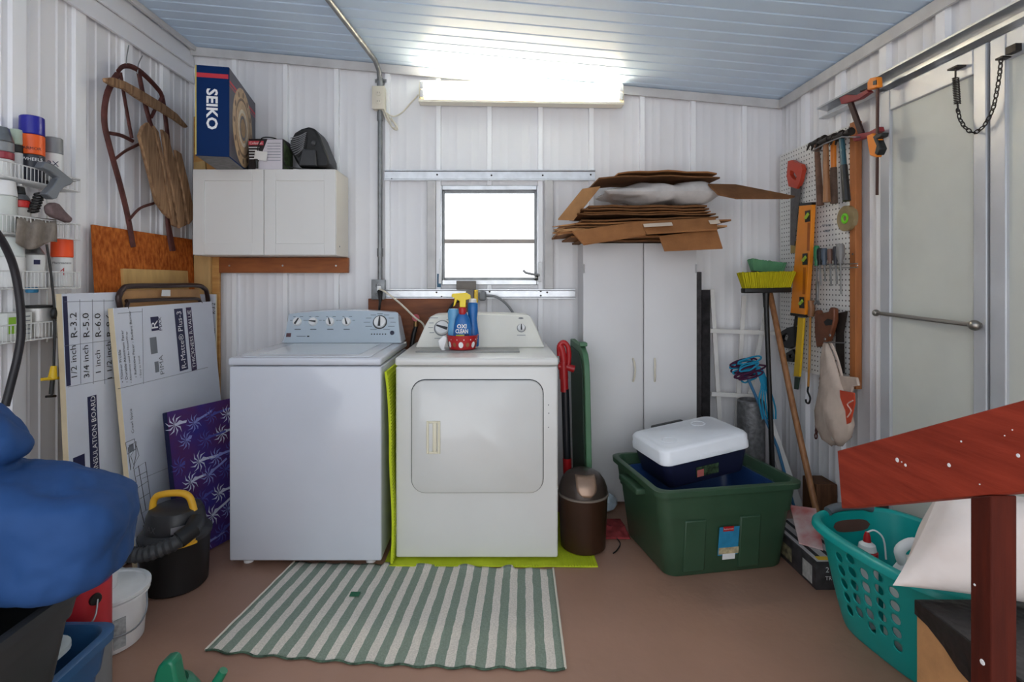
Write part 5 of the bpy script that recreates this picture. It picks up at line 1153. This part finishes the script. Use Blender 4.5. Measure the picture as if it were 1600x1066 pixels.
def rtube(nm, pts, k, r, m_, root, n=8, sub=0, **kw): return build(nm, MB().tube(R_(pts, k), r, n, sub=sub), m_, root, **kw)
# hand saw
hs = thing('hand_saw', 'hand saw with a red wooden handle hanging at the pegboard corner', 'saw', Rw(1240, 384, .07))
rp('blade', [(1236, 290), (1253, 291), (1247, 330), (1242, 384), (1235, 383)], .072, .002, mat('saw_steel', (96, 92, 90), .4, .7, .2, 30), hs, 0)
hp = [(1237, 252), (1243, 250), (1249, 254), (1258, 257), (1260, 265), (1256, 283), (1251, 295), (1238, 291), (1235, 275)]
hole = [(1241, 266), (1246, 268), (1251, 276), (1249, 282), (1244, 279), (1240, 272)]
def holed(outer, inner, k, th):
    o, i_ = R_(outer, k), R_(inner, k); mb = MB()
    for dx in (0, -th):
        a = [p+V((dx, 0, 0)) for p in o]; b = [p+V((dx, 0, 0)) for p in i_]
        # bridge each outer point to its nearest inner point
        idx = [min(range(len(b)), key=lambda j: (b[j]-p).length) for p in a]; n0 = len(mb.v); mb.v += a+b; na = len(a)
        for j in range(na):
            j2 = (j+1) % na; q = [n0+j, n0+j2]; x, y = idx[j2], idx[j]; chain = [x]; st = 1 if ((y-x) % len(b)) <= len(b)/2 else -1
            while chain[-1] != y: chain.append((chain[-1]+st) % len(b))
            mb.f.append(tuple(q+[n0+na+c for c in chain]))
    N_ = len(o)+len(i_)
    for j in range(len(o)): mb.f.append((j, (j+1) % len(o), N_+(j+1) % len(o), N_+j))
    for j in range(len(i_)): mb.f.append((len(o)+j, len(o)+(j+1) % len(i_), N_+len(o)+(j+1) % len(i_), N_+len(o)+j))
    return mb
build('handle', holed(hp, hole, .066, .022), mat('saw_red', (190, 62, 36), .5, 0, .1), hs)
# hammers
def hammer(label, hx0, hx1, y0, y1, m1, m2=None, ymid=None, k=.082, r=.015):
    t = thing('hammer', label, 'hammer', Rw(hx1, y1, .1), group='hammers on the pegboard')
    if m2:
        xm_ = hx0+(hx1-hx0)*(ymid-y0)/(y1-y0); rtube('handle', [(hx0, y0), (xm_, ymid)], k, r*.85, m1, t, 10)
        build('grip', MB().tube(R_([(xm_, ymid), ((xm_+hx1)/2, (ymid+y1)/2), (hx1, y1)], k), [r, r*1.15], 10), m2, t)
    else: build('handle', MB().tube(R_([(hx0, y0), ((hx0+hx1)/2, (y0+y1)/2), (hx1, y1)], k), [r*.8, r*1.15], 10, sub=3), m1, t)
    a, b = Rw(hx0-9, y0+2, k), Rw(hx0+9, y0-6, k)
    c = Rw(hx0, y0-3, k); hd_ = MB().tube([c+V((0, -.03, .004)), c+V((0, .03, -.002))], .017, 12)
    hd_.cyl(c+V((0, -.03, .004)), c+V((0, -.058, .004)), .013).cyl(c+V((0, -.058, .004)), c+V((0, -.072, .004)), .018)
    for s in (-.008, .008): hd_.tube([c+V((s, .025, 0)), c+V((s*1.3, .045, .004)), c+V((s*1.5, .066, -.024))], [.011, .004], 6, sub=3)
    build('head', hd_, DARKSTEEL, t)
    return t
hammer('old hammer with a weathered wooden handle beside the hand saw', 1276, 1282, 226, 321, mat('wood_grey', (120, 92, 78), .8, 0, .2, 20, .2, 50))
hammer('hammer with a smooth tan wooden handle', 1290, 1292, 224, 316, HANDLEWOOD, k=.124)
hammer('hammer with an orange neck and worn grey grip', 1302, 1303, 219, 318, ORANGE, mat('worn_grip', (108, 88, 76), .8, 0, .2, 30), 262)
hammer('hammer with a teal neck and black grip', 1315, 1323, 216, 314, mat('teal_neck', (36, 78, 90), .4), BLACK, 258, k=.124)
rk2 = thing('tool_hook_rail', 'thin wire rail carrying the hammer heads on the pegboard', 'hook', Rw(1300, 225, .09))
rtube('wire', [(1268, 236), (1290, 224), (1315, 214), (1338, 214)], .146, .003, STEEL, rk2)
for p in ((1270, 236), (1336, 214)): build('peg', MB().cyl(Rw(p[0], p[1], .146), Rw(p[0], p[1], .146)+V((.09, 0, 0)), .003), STEEL, rk2)
# tape roll
tp = thing('tape_roll', 'roll of brown packing tape with a bright green core', 'tape', Rw(1328, 362, .07))
c = Rw(1328, 341.5, PW_+.001); r = 20*c.y/FP*1.0
build('tape', MB().lathe([(r*.42, 0), (r, .0), (r, .024), (r*.42, .024)], c, 36, (-1, 0, 0)), mat('tape_amber', (150, 132, 96), .25, 0, .1, 20), tp)
build('core', MB().lathe([(r*.41, 0.002), (r*.41, .028), (r*.3, .03), (0, .014)], c, 28, (-1, 0, 0)), mat('core_green', (116, 206, 36), .4), tp)
# spirit level and yellow rule
lv = thing('spirit_level', 'long orange spirit level hanging on the pegboard', 'level', Rw(1255, 490, .1))
ou = [(1254, 319), (1275, 317), (1272, 490), (1241, 488), (1247, 400)]
rp('body', [(1255, 319), (1275, 317), (1271, 400), (1264, 492), (1241, 489), (1248, 400)], .085, .022, mat('level_orange', (236, 140, 26), .4, 0, .05), lv)
for px, py in ((1262, 338), (1258, 405), (1253, 473)):
    a = Rw(px, py, .1085); v_ = build('vial_window', MB().prism([a+V((0, .022, .03)), a+V((0, -.022, .03)), a+V((0, -.022, -.03)), a+V((0, .022, -.03))], (-.002, 0, 0)), BLACK, lv)
    build('vial', MB().cyl(a+V((-.004, .014, -.008)), a+V((-.004, -.014, .012)), .008), mat('vial_green', (170, 196, 70), .3), v_)
for (x0, y0, y1) in ((1264, 348, 392), (1257, 418, 460)): rp('slot', [(x0-2, y0), (x0+2, y0), (x0+1, y1), (x0-3, y1)], .1075, .001, mat('slot_orange', (176, 92, 18), .5), lv, 0)
rp('end_cap', [(1254, 322), (1275, 320), (1275, 316), (1255, 318)], .085, .023, BLACK, lv, 0); rp('end_cap', [(1241, 489), (1264, 492), (1263, 496), (1241, 493)], .085, .023, BLACK, lv, 0)
yr = thing('yellow_rule', 'yellow folding rule with a dark tip hanging below the level', 'ruler', Rw(1246, 610, .08))
rp('rule', [(1250, 496), (1259, 497), (1252, 589), (1243, 588)], .085, .012, YELLOW, yr); rp('tip', [(1244, 589), (1251, 590), (1248, 609), (1243, 608)], .086, .01, mat('tip_green', (44, 62, 50), .5), yr)
# screwdrivers in a wire rack
sr = thing('screwdriver_rack', 'wire rack on the pegboard holding a row of screwdrivers', 'rack', Rw(1300, 420, .08))
for yq in (415, 421): rtube('wire', [(1272, yq-1), (1340, yq-3)], .1, .0025, STEEL, sr)
for px in (1272, 1306, 1340): build('peg', MB().cyl(Rw(px, 415, .1), Rw(px, 415, PW_)+V((.0, 0, 0)), .0025), STEEL, sr)
for nm, px, y0, y1, ye, m_, r in (('green handled screwdriver in the wire rack', 1276, 384, 415, 470, mat('sd_green', (40, 120, 74), .35), .014), ('black handled screwdriver next to the green one', 1281, 388, 414, 446, BLACK, .014), ('blue grey handled screwdriver in the wire rack', 1288, 388, 414, 440, mat('sd_bluegrey', (84, 96, 110), .35), .015),
                         ('brown handled screwdriver in the wire rack', 1297, 389, 412, 447, mat('sd_brown', (122, 92, 80), .4), .013), ('black handled screwdriver next to the big grey one', 1306, 385, 414, 444, mat('sd_black', (44, 44, 52), .35), .014), ('big grey handled screwdriver at the end of the wire rack', 1313, 381, 412, 460, mat('sd_grey', (120, 118, 116), .35), .018)):
    t = thing('screwdriver', nm, 'screwdriver', Rw(px, ye, .1), group='screwdrivers on the pegboard')
    a, b = Rw(px, y0, .115), Rw(px, y1, .115)
    build('handle', MB().tube([a, a.lerp(b, .1), a.lerp(b, .6), a.lerp(b, .85), b], [r*.7, r, r, r*.6, r*.8], 10), m_, t)
    build('shaft', MB().tube([b, Rw(px+1.5, ye, .115)], .0042, 8), STEEL, t)
one('combination_wrench', MB().prism(R_([(1276, 440), (1280, 440), (1279, 468), (1282, 475), (1279, 477), (1277, 473), (1274, 477), (1273, 474), (1276, 468)], .098), (-.006, 0, 0)), STEEL, 'small open-end wrench hanging below the green screwdriver', 'wrench')
# wooden handled saw
s2 = thing('back_saw', 'short saw with a carved brown wooden handle above the plastic bag', 'saw', Rw(1310, 585, .08))
rp('blade', [(1308, 490), (1325, 486), (1319, 520), (1320, 584), (1312, 582), (1306, 540)], .075, .003, mat('saw_dark', (60, 54, 50), .5, .6, .2, 30), s2, 0)
rp('handle', [(1280, 486), (1285, 484), (1288, 490), (1302, 487), (1305, 480), (1311, 482), (1311, 500), (1306, 520), (1300, 535), (1292, 540), (1283, 543), (1280, 520)], .082, .026, mat('carved_wood', (110, 62, 38), .45, 0, .15, 20), s2, .006)
for p in ((1297, 524), (1289, 530)): build('rivet', MB().lathe([(.008, 0), (.006, .003)], Rw(p[0], p[1], .108), 10, (-1, 0, 0)), STEEL, s2)
rp('grip_opening', [(1287, 503), (1293, 498), (1301, 500), (1300, 508), (1290, 509)], .1082, .0006, BLACK, s2, 0)
# plastic bag on a hook
pbg = thing('shopping_bag', 'clear plastic shopping bag with a red logo hanging from a pegboard hook', 'bag', Rw(1305, 695, .1))
BAGM = mat('bag_film', (214, 194, 178), .25, 0, .12, 10, .6, 16, alpha=.82)
prof = [(537, 3, .01), (560, 9, .02), (600, 16, .03), (640, 26, .045), (665, 27, .05), (685, 20, .04), (696, 8, .02)]; rings = []
for py, hw, dp in prof:
    cx_ = 1290+(py-537)*.12; a = []
    for k in range(24):
        an_ = 2*math.pi*k/24; q = Rw(cx_+hw*math.cos(an_), py+2*math.sin(3*an_), .13); q.x -= dp*math.sin(an_)*(.9+.25*math.sin(an_*5+py*.05)); a.append(q)
    rings.append(a)
build('bag_body', MB().loft(rings), BAGM, pbg, ang=80)
build('bag_strap', MB().tube(R_([(1287, 545), (1297, 536), (1308, 560), (1316, 590)], .12), .008, 8, sub=4, flat=.5), BAGM, pbg)
build('bag_flap', MB().prism(R_([(1308, 586), (1342, 590), (1345, 603), (1336, 604), (1328, 640), (1318, 650), (1310, 620)], .115), (-.012, 0, 0)), BAGM, pbg, bev=.004)
rl = MB().prism(R_([(1314, 610), (1336, 614), (1337, 630), (1330, 660), (1318, 668), (1316, 640)], .1405), (-.006, 0, 0)); build('red_logo', rl, mat('logo_red', (206, 74, 44), .4), pbg)
rtube('logo_stroke', [(1333, 626), (1324, 632), (1330, 642), (1324, 652)], .148, .003, mat('logo_pale', (226, 190, 176), .5), pbg, sub=3)
build('jar_inside', MB().lathe([(.028, 0), (.03, .03), (.024, .036)], Rw(1309, 688, .13), 18), mat('jar_glass', (196, 190, 180), .2), pbg)
build('hook', MB().tube([Rw(1287, 535, PW_), Rw(1287, 535, .13), Rw(1320, 536, .13)], .003, 6), STEEL, pbg)
kc = thing('chain_bundle', 'bundle of rusty chain hanging behind the plastic bag', 'chain', Rw(1277, 690, .1))
for k in range(15):
    q = Rw(1284-k*.65, 578+k*7.4, .10); s_ = .013; ax_ = k % 2
    build('link', MB().tube([q+V((0 if ax_ else -.006*math.cos(a), .007*math.cos(a) if ax_ else 0, s_*1.1*math.sin(a))) for a in [2*math.pi*j/10 for j in range(10)]], .0035, 6, closed=True), RUST, kc)
# black saw, pull cord, bungee
ds = thing('drywall_saw', 'small black jab saw hanging low on the pegboard', 'saw', Rw(1235, 545, .08))
ho, hi = [(1226, 518), (1236, 512), (1246, 510), (1246, 540), (1238, 545), (1226, 542), (1222, 530)], [(1228, 524), (1234, 520), (1237, 526), (1235, 532), (1230, 534), (1226, 530)]
build('handle', holed(ho, hi, .068, .02), BLACK, ds); rp('blade', [(1240, 511), (1246, 509), (1248, 470), (1246, 470)], .072, .002, DARKSTEEL, ds, 0)
sg_ = thing('hand_clamp', 'small black spring clamp under the jab saw', 'clamp', Rw(1236, 560, .08))
build('jaw', holed([(1232, 552), (1242, 546), (1247, 556), (1242, 566), (1233, 565)], [(1236, 555), (1241, 553), (1242, 557), (1240, 560), (1237, 559)], .068, .015), BLACK, sg_)
be = thing('bungee_cord', 'tan cord with a black hook hanging next to the yellow rule', 'cord', Rw(1262, 630, .08))
rtube('elastic', [(1266, 496), (1265, 550), (1263, 604)], .08, .0055, mat('cord_tan', (196, 140, 70), .7), be)
rtube('wood_bead', [(1267, 470), (1268, 482), (1267, 494)], .085, .016, HANDLEWOOD, be, 10)
rtube('hook', [(1263, 604), (1262, 612), (1266, 622), (1264, 630), (1260, 629), (1259, 624)], .08, .005, BLACK, be, sub=4)
one('duct_tape_patch', MB().box(Rw(1238, 396, PW_), Rw(1250, 376, PW_+.01)), mat('brass_block', (170, 146, 80), .5, .2), 'small brass-coloured block behind the top of the level', 'block')
# clamps on the track end
c1 = thing('bar_clamp', 'red iron bar clamp hooked over the door track end', 'clamp', Rw(1360, 215, .12)); RC = mat('clamp_red', (136, 32, 40), .45)
k = .10
rp('top_jaw', [(1319, 153), (1330, 148), (1345, 149), (1362, 140), (1366, 144), (1350, 155), (1335, 160), (1322, 163)], k, .024, RC, c1)
rp('bar', [(1327, 160), (1334, 158), (1352, 207), (1345, 211)], k+.006, .012, mat('bar_brown', (62, 42, 40), .5, .4), c1)
rp('lower_jaw', [(1339, 213), (1350, 209), (1366, 206), (1381, 198), (1383, 205), (1366, 214), (1352, 218), (1342, 221)], k, .024, RC, c1)
rtube('screw', [(1345, 143), (1360, 137), (1366, 136)], k+.012, .004, DARKSTEEL, c1)
c2 = thing('trigger_clamp', 'yellow and black trigger clamp with a long steel bar', 'clamp', Rw(1372, 305, .12))
k = .135
rp('bar', [(1371, 138), (1374, 138), (1373, 305), (1370.5, 305)], k+.008, .007, mat('bar_rust', (74, 46, 42), .5, .4), c2, 0)
rp('fixed_jaw', [(1364, 129), (1368, 122), (1379, 120), (1380, 136), (1374, 139), (1364, 141)], k, .026, ORANGE, c2, .004)
rp('jaw_pad', [(1365, 127), (1370, 125), (1370, 132), (1365, 133)], k+.027, .003, BLACK, c2, 0)
rp('sliding_body', [(1363, 212), (1372, 208), (1380, 214), (1383, 228), (1378, 246), (1368, 243), (1365, 228)], k, .026, ORANGE, c2, .004)
rp('trigger', [(1374, 214), (1380, 209), (1390, 207), (1388, 214), (1381, 217), (1387, 232), (1382, 243), (1377, 240), (1380, 228)], k-.002, .03, BLACK, c2, .004)
# chain and spring on the door
chn = thing('door_chain', 'steel storm-door chain with a spring hanging across the sliding door', 'chain', Rw(1525, 210, .1))
q = Rw(1493, 106, .1); build('spring_plate', MB().box(q+V((-.012, -.022, -.003)), q+V((.03, .022, .003))), DARKSTEEL, chn)
a, b = Rw(1493, 121, .1), Rw(1496, 163, .1); hel = []
for j in range(16*8): t = j/(16*8); hel.append(a.lerp(b, t)+V((.009*math.cos(t*32*math.pi), .009*math.sin(t*32*math.pi), 0)))
build('spring', MB().tube(hel, .0022, 5), DARKSTEEL, chn)
build('spring_rod', MB().tube([Rw(1493, 107, .1), a], .003, 6).tube([Rw(1496, 160, .1), Rw(1497, 175, .1)], .003, 6), DARKSTEEL, chn)
cur = smooth_path([Rw(x, y, .1) for x, y in ((1497, 174), (1500, 186), (1508, 199), (1520, 207), (1532, 202), (1543, 188), (1552, 168), (1558, 140), (1562, 115), (1564, 93))], 20)
dist = 0; nxt = 0; idx = 0
for p, q in zip(cur, cur[1:]):
    if dist >= nxt:
        tdir = (q-p).normalized(); sd_ = tdir.cross(EX).normalized() if idx % 2 else EX
        build('link', MB().tube([p+tdir*.0125*math.cos(a_)+sd_*.0062*math.sin(a_) for a_ in [2*math.pi*j/10 for j in range(10)]], .0021, 5, closed=True), DARKSTEEL, chn); idx += 1; nxt += .0185
    dist += (q-p).length
q = Rw(1564, 91, .1); build('bracket', MB().box(q+V((-.008, -.014, -.003)), q+V((.024, .012, .003))).merge(MB().box(q+V((.0, -.05, .004)), q+V((.024, -.015, .028)))), DARKSTEEL, chn)
# ================================================================ floor, right side and foreground
tb = thing('jack_carton', 'long black and white printed tool carton between tote and teal basket', 'box', (1.46, 2.4, 0))
build('carton', rbox((1.315, 2.21, .001), (1.64, 2.62, .115), .002, 2), mat('carton_dark', (58, 56, 58), .5, 0, .3, 30), tb)
build('top_print', quadp((1.4775, 2.415, .115), EX, EY, .31, .40, .001), mat('print_pale', (196, 192, 192), .5, 0, .12, 20), tb)
pr = MB()
for k in range(4): pr.merge(quadp((1.35+.05*k, 2.42, .1155), V((0, 1, 0)), V((-1, 0, 0)), .36, .018, .001))
stuff(build('fine_print', pr, INKB, tb))
build('side_print', quadp((1.315, 2.47, .05), -EY, EZ, .16, .06, .0012), mat('photo_print', (128, 122, 96), .5, 0, .5, 40), tb)
build('side_print', quadp((1.315, 2.27, .05), -EY, EZ, .07, .075, .0012), mat('photo_print2', (176, 176, 172), .5, 0, .2, 40), tb)
text('2 TON', INKW, tb, (1.40, 2.2092, .085), EX, EZ, height=.022); text('TROLLEY', INKW, tb, (1.40, 2.2092, .05), EX, EZ, height=.016)
build('yellow_patch', quadp((1.36, 2.24, .1155), EX, EY, .05, .03, .0015), YELLOW, tb)
one('red_white_card', MB().prism([V((1.33, 2.36, .118)), V((1.40, 2.30, .118)), V((1.50, 2.52, .20)), V((1.40, 2.56, .20))], (0, 0, .006)), mat('card_red_white', (186, 70, 66), .5, 0, .5, 8, col2=(220, 214, 210)), 'folded red and white cardboard sleeve leaning on the tool carton', 'cardboard')
one('wood_block', MB().box((1.612, 2.70, .001), (1.715, 2.83, .25)), mat('block_wood', (92, 62, 42), .7, 0, .2, 10, .2, 40, (5, 5, .7)), 'dark brown wooden post offcut standing by the right wall', 'block', bev=.004)
one('dark_crate', MB().box((1.56, 2.52, .30), (1.72, 2.64, .52)), BLACK, 'black box on a wall ledge behind the handrail tip', 'box', bev=.006) if False else None
one('dark_box', rbox((1.645, 2.30, .002), (1.70, 2.46, .50), .006), mat('dark_box', (48, 36, 34), .6), 'tall dark brown box by the right wall behind the handrail tip', 'box')
# teal laundry basket with round holes
TEALB = mat('teal_plastic', (4, 156, 150), .35, 0, .04)
bk3 = V((1.435, 1.845, 0)); rzb = math.radians(9); Mb = Matrix.Translation(bk3) @ Matrix.Rotation(rzb, 4, 'Z')
bs = thing('laundry_basket', 'teal plastic laundry basket with round holes and grey handles', 'basket', bk3, rz=rzb)
HB = .36
def wall(t, z):                                          # t: perimeter position 0..1, counter-clockwise from +x
    f_ = z/HB; hw = .140+.066*f_**.8; hd = .205+.075*f_**.8; a = 2*math.pi*t
    e = 3.4; sg_ = lambda q: math.copysign(abs(q)**(2/e), q)
    return Mb @ V((hw*sg_(math.cos(a)), hd*sg_(math.sin(a)), z))
# even spacing along the perimeter, then a fine grid from which round holes are cut
NT = 720; cum = [0]
for k in range(NT): cum.append(cum[-1]+(wall((k+1)/NT, .2)-wall(k/NT, .2)).length)
PERI = cum[-1]
cols, rows = 300, 60; T = []; j = 0
for k in range(cols):
    s_ = PERI*k/cols
    while cum[j+1] < s_: j += 1
    T.append((j+(s_-cum[j])/(cum[j+1]-cum[j]))/NT)
cell = PERI/cols; dz_ = HB/rows; HR = .0165; holes = []
for half in (.0, .5):
    for c_ in range(-2, 3):
        for r_ in range(5):
            holes.append((((half*PERI)+c_*.052) % PERI, .095+.046*r_+(.023 if c_ % 2 else 0)))
def inh(s_, z):
    for hs_, hz_ in holes:
        d_ = (s_-hs_+PERI/2) % PERI-PERI/2
        if abs(d_) < .0255 and abs(z-hz_) < .025: return hs_, hz_, d_, z-hz_
    return None
m = MB()
for k in range(cols):
    for r_ in range(rows+1):
        s_, z = PERI*k/cols, dz_*r_; tq = T[k]; q = inh(s_, z)
        if q:
            rr_ = math.hypot(q[2], q[3])
            if .0001 < rr_ and abs(rr_-HR) < .0042:
                s2_ = (q[0]+q[2]*HR/rr_) % PERI; z = q[1]+q[3]*HR/rr_; f2 = s2_/PERI*cols; i0 = int(f2) % cols; fr2 = f2-int(f2)
                t1_ = T[(i0+1) % cols] if i0+1 < cols else 1.0
                tq = T[i0]+(t1_-T[i0])*fr2
        m.v.append(wall(tq, z)+V((0, 0, .004)))
for k in range(cols):
    for r_ in range(rows):
        q = inh(PERI*(k+.5)/cols, dz_*(r_+.5))
        if q and math.hypot(q[2], q[3]) < HR: continue
        k2 = (k+1) % cols; m.f.append((k*(rows+1)+r_, k2*(rows+1)+r_, k2*(rows+1)+r_+1, k*(rows+1)+r_+1))
m.f.append(tuple(k*(rows+1) for k in range(cols)))
build('basket_wall', m, TEALB, bs, solid=.004, ang=45)
def rimp(t, k, z): 
    p = wall(t, HB); c = Mb @ V((0, 0, HB)); d = (p-c); d.normalize(); return p+d*k+V((0, 0, z))
rings = [[rimp(T[k], dk, z) for k in range(cols)] for dk, z in ((-.004, .0), (.002, .010), (.018, .010), (.028, .0), (.030, -.016), (.026, -.016), (.022, -.004), (.006, .0))]
build('rim', MB().loft(rings, closed=True), TEALB, bs, ang=60)
for s in (.25, .75):
    hp = [wall(s-.045+.09*k/8, HB)+V((0, 0, .012+.012*math.sin(math.pi*k/8))) for k in range(9)]
    build('handle_grip', MB().tube(hp, .017, 10), mat('grip_grey', (92, 98, 104), .5), bs, ang=80)
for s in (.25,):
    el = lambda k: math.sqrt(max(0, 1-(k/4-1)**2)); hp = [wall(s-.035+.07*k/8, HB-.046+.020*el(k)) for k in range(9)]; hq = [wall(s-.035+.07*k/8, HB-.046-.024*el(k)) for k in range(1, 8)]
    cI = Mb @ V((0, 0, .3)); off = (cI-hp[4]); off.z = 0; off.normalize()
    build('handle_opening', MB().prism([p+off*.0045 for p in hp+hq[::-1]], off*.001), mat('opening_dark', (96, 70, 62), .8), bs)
# bottles in the basket
jg = thing('detergent_jug', 'white plastic detergent jug with a blue cap in the teal basket', 'jug', (1.43, 1.80, .012))
cj = V((1.395, 1.81, .012)); 
build('body', MB().loft([rring(.069*k, .055*k, .03, z*1.22, 5) for k, z in ((.95, 0), (1, .01), (1, .16), (.95, .2), (.7, .235), (.45, .262), (.3, .27))]).xf(Matrix.Translation(cj) @ Matrix.Rotation(.3, 4, 'Z')), WHITE, jg, ang=50)
build('handle', MB().tube([cj+V((-.02, 0, .30)), cj+V((-.035, 0, .352)), cj+V((.01, -.0, .378)), cj+V((.055, -.01, .35)), cj+V((.062, -.01, .25))], .017, 10, sub=5), WHITE, jg, ang=80)
build('cap', MB().lathe([(.03, 0), (.03, .03), (.025, .034), (0, .034)], cj+V((.06, -.08, .30)), 22, (.5, -.3, .8)), mat('cap_blue', (36, 66, 170), .35), jg)
build('spout', MB().cyl(cj+V((.02, -.02, .22)), cj+V((.06, -.08, .30)), .03), WHITE, jg)
rb = thing('red_tip_bottle', 'white squeeze bottle with a red collar and spout in the teal basket', 'bottle', (1.30, 1.85, .012)); cr = V((1.36, 1.97, .012))
build('body', MB().lathe([(.03, 0), (.034, .005), (.034, .235), (.03, .25)], cr, 24), WHITE, rb)
build('collar', MB().lathe([(.0345, .25), (.0345, .27), (.03, .274)], cr, 24), RED, rb)
build('shoulder', MB().lathe([(.03, .275), (.026, .295), (.014, .305)], cr, 24), WHITE, rb)
build('tip', MB().lathe([(.013, .305), (.011, .325), (.006, .34)], cr, 18), RED, rb)
build('straw', MB().tube([cr+V((0, 0, .338)), cr+V((.02, -.01, .35)), cr+V((.045, -.02, .325)), cr+V((.055, -.02, .25))], .003, 6, sub=4), WHITE, rb)
one('red_cap_bottle', MB().lathe([(.03, 0), (.034, .006), (.034, .18), (.02, .21), (.018, .24), (0, .24)], (1.53, 1.91, .012), 22), RED, 'red plastic bottle between the jug and the pillow', 'bottle')
# carton with black liner and pillow
bxx = thing('tall_carton', 'plain tan carton lined with black plastic beneath the pillow', 'box', (1.22, 1.12, 0))
build('carton', MB().box((1.0715, .9, .001), (1.40, 1.37, .44)), CARTON2, bxx, bev=.003)
ln = [(1.37, .47), (1.37, .435), (1.33, .43), (1.28, .41), (1.24, .385), (1.2, .375), (1.12, .38), (1.05, .36), (.96, .39), (.9, .38), (.9, .47)]
build('liner', MB().prism([V((1.0705, y, z-.012)) for y, z in ln], (-.004, 0, 0)).box((1.068, .9, .4405), (1.40, 1.372, .458)), mat('liner_black', (22, 22, 24), .3, 0, .2, 20, .6, 20), bxx)
PIL = mat('pillow_white', (226, 216, 210), .85, 0, .04, 10, .55, 16)
one('pillow', cushion((1.287, 1.3675, .598), V((.967, -.253, -.02)), V((.519, .10, .849)), .185, .145, .085, 36, .03, 2, .04), PIL, 'white bed pillow lying against the tall carton behind the handrail', 'pillow', ang=80)
# stair handrail and baluster
RW_ = mat('rail_red_paint', (158, 58, 38), .7, 0, .15, 8, .12, 30, (3, .6, 6), col2=(128, 42, 26)); RB_ = mat('post_red_brown', (84, 28, 14), .75, 0, .15, 8, .1, 30, (5, 5, .5), col2=(60, 18, 8))
ra = thing('stair_handrail', 'red painted stair handrail board with its square post', 'handrail', (.875, .95, 0))
sl_r = (1.064-.844)/(1.35-.9); zt_ = lambda y: .844+(1.35-y)*sl_r
dd_ = .138
build('rail_board', MB().prism([V((.858, 1.352, zt_(1.35))), V((.858, .35, zt_(.35))), V((.858, .35, zt_(.35)-dd_*1.1)), V((.858, 1.335, zt_(1.35)-dd_))], (.042, 0, 0)), RW_, ra, bev=.002)
zu = lambda y: (zt_(.35)-dd_*1.1)+((zt_(1.35)-dd_)-(zt_(.35)-dd_*1.1))*(y-.35)/(1.335-.35)-.001
build('post', MB().prism([V((.857, .93, .001)), V((.857, .972, .001)), V((.857, .972, zu(.972))), V((.857, .93, zu(.93)))], (.045, 0, 0)), RB_, ra, bev=.003)
for px, py, s in ((1402, 719, 3.6), (1415, 727, 2.4), (1409, 722, 1.2), (1483, 727, 3.2), (1591, 712, 3.2), (1502, 690, 1.6), (1531, 757, 1.2), (1582, 672, 1.0), (1570, 681, 1.0)):
    Yp = .858*FP/(px-CX); p = D(px, py, Yp); r_s = s*Yp/FP
    build('paint_splash', MB().lathe([(r_s, 0), (r_s*.9, .0008)], p, 10, (-1, 0, 0)), INKW, ra)
for px, py, s in ((1535, 1035, 4.5), (1523, 914, 2)):
    Yp = .857*FP/(px-CX); build('paint_splash', MB().lathe([(s*Yp/FP, 0), (s*Yp/FP*.9, .0008)], D(px, py, Yp), 10, (-1, 0, 0)), INKW, ra)
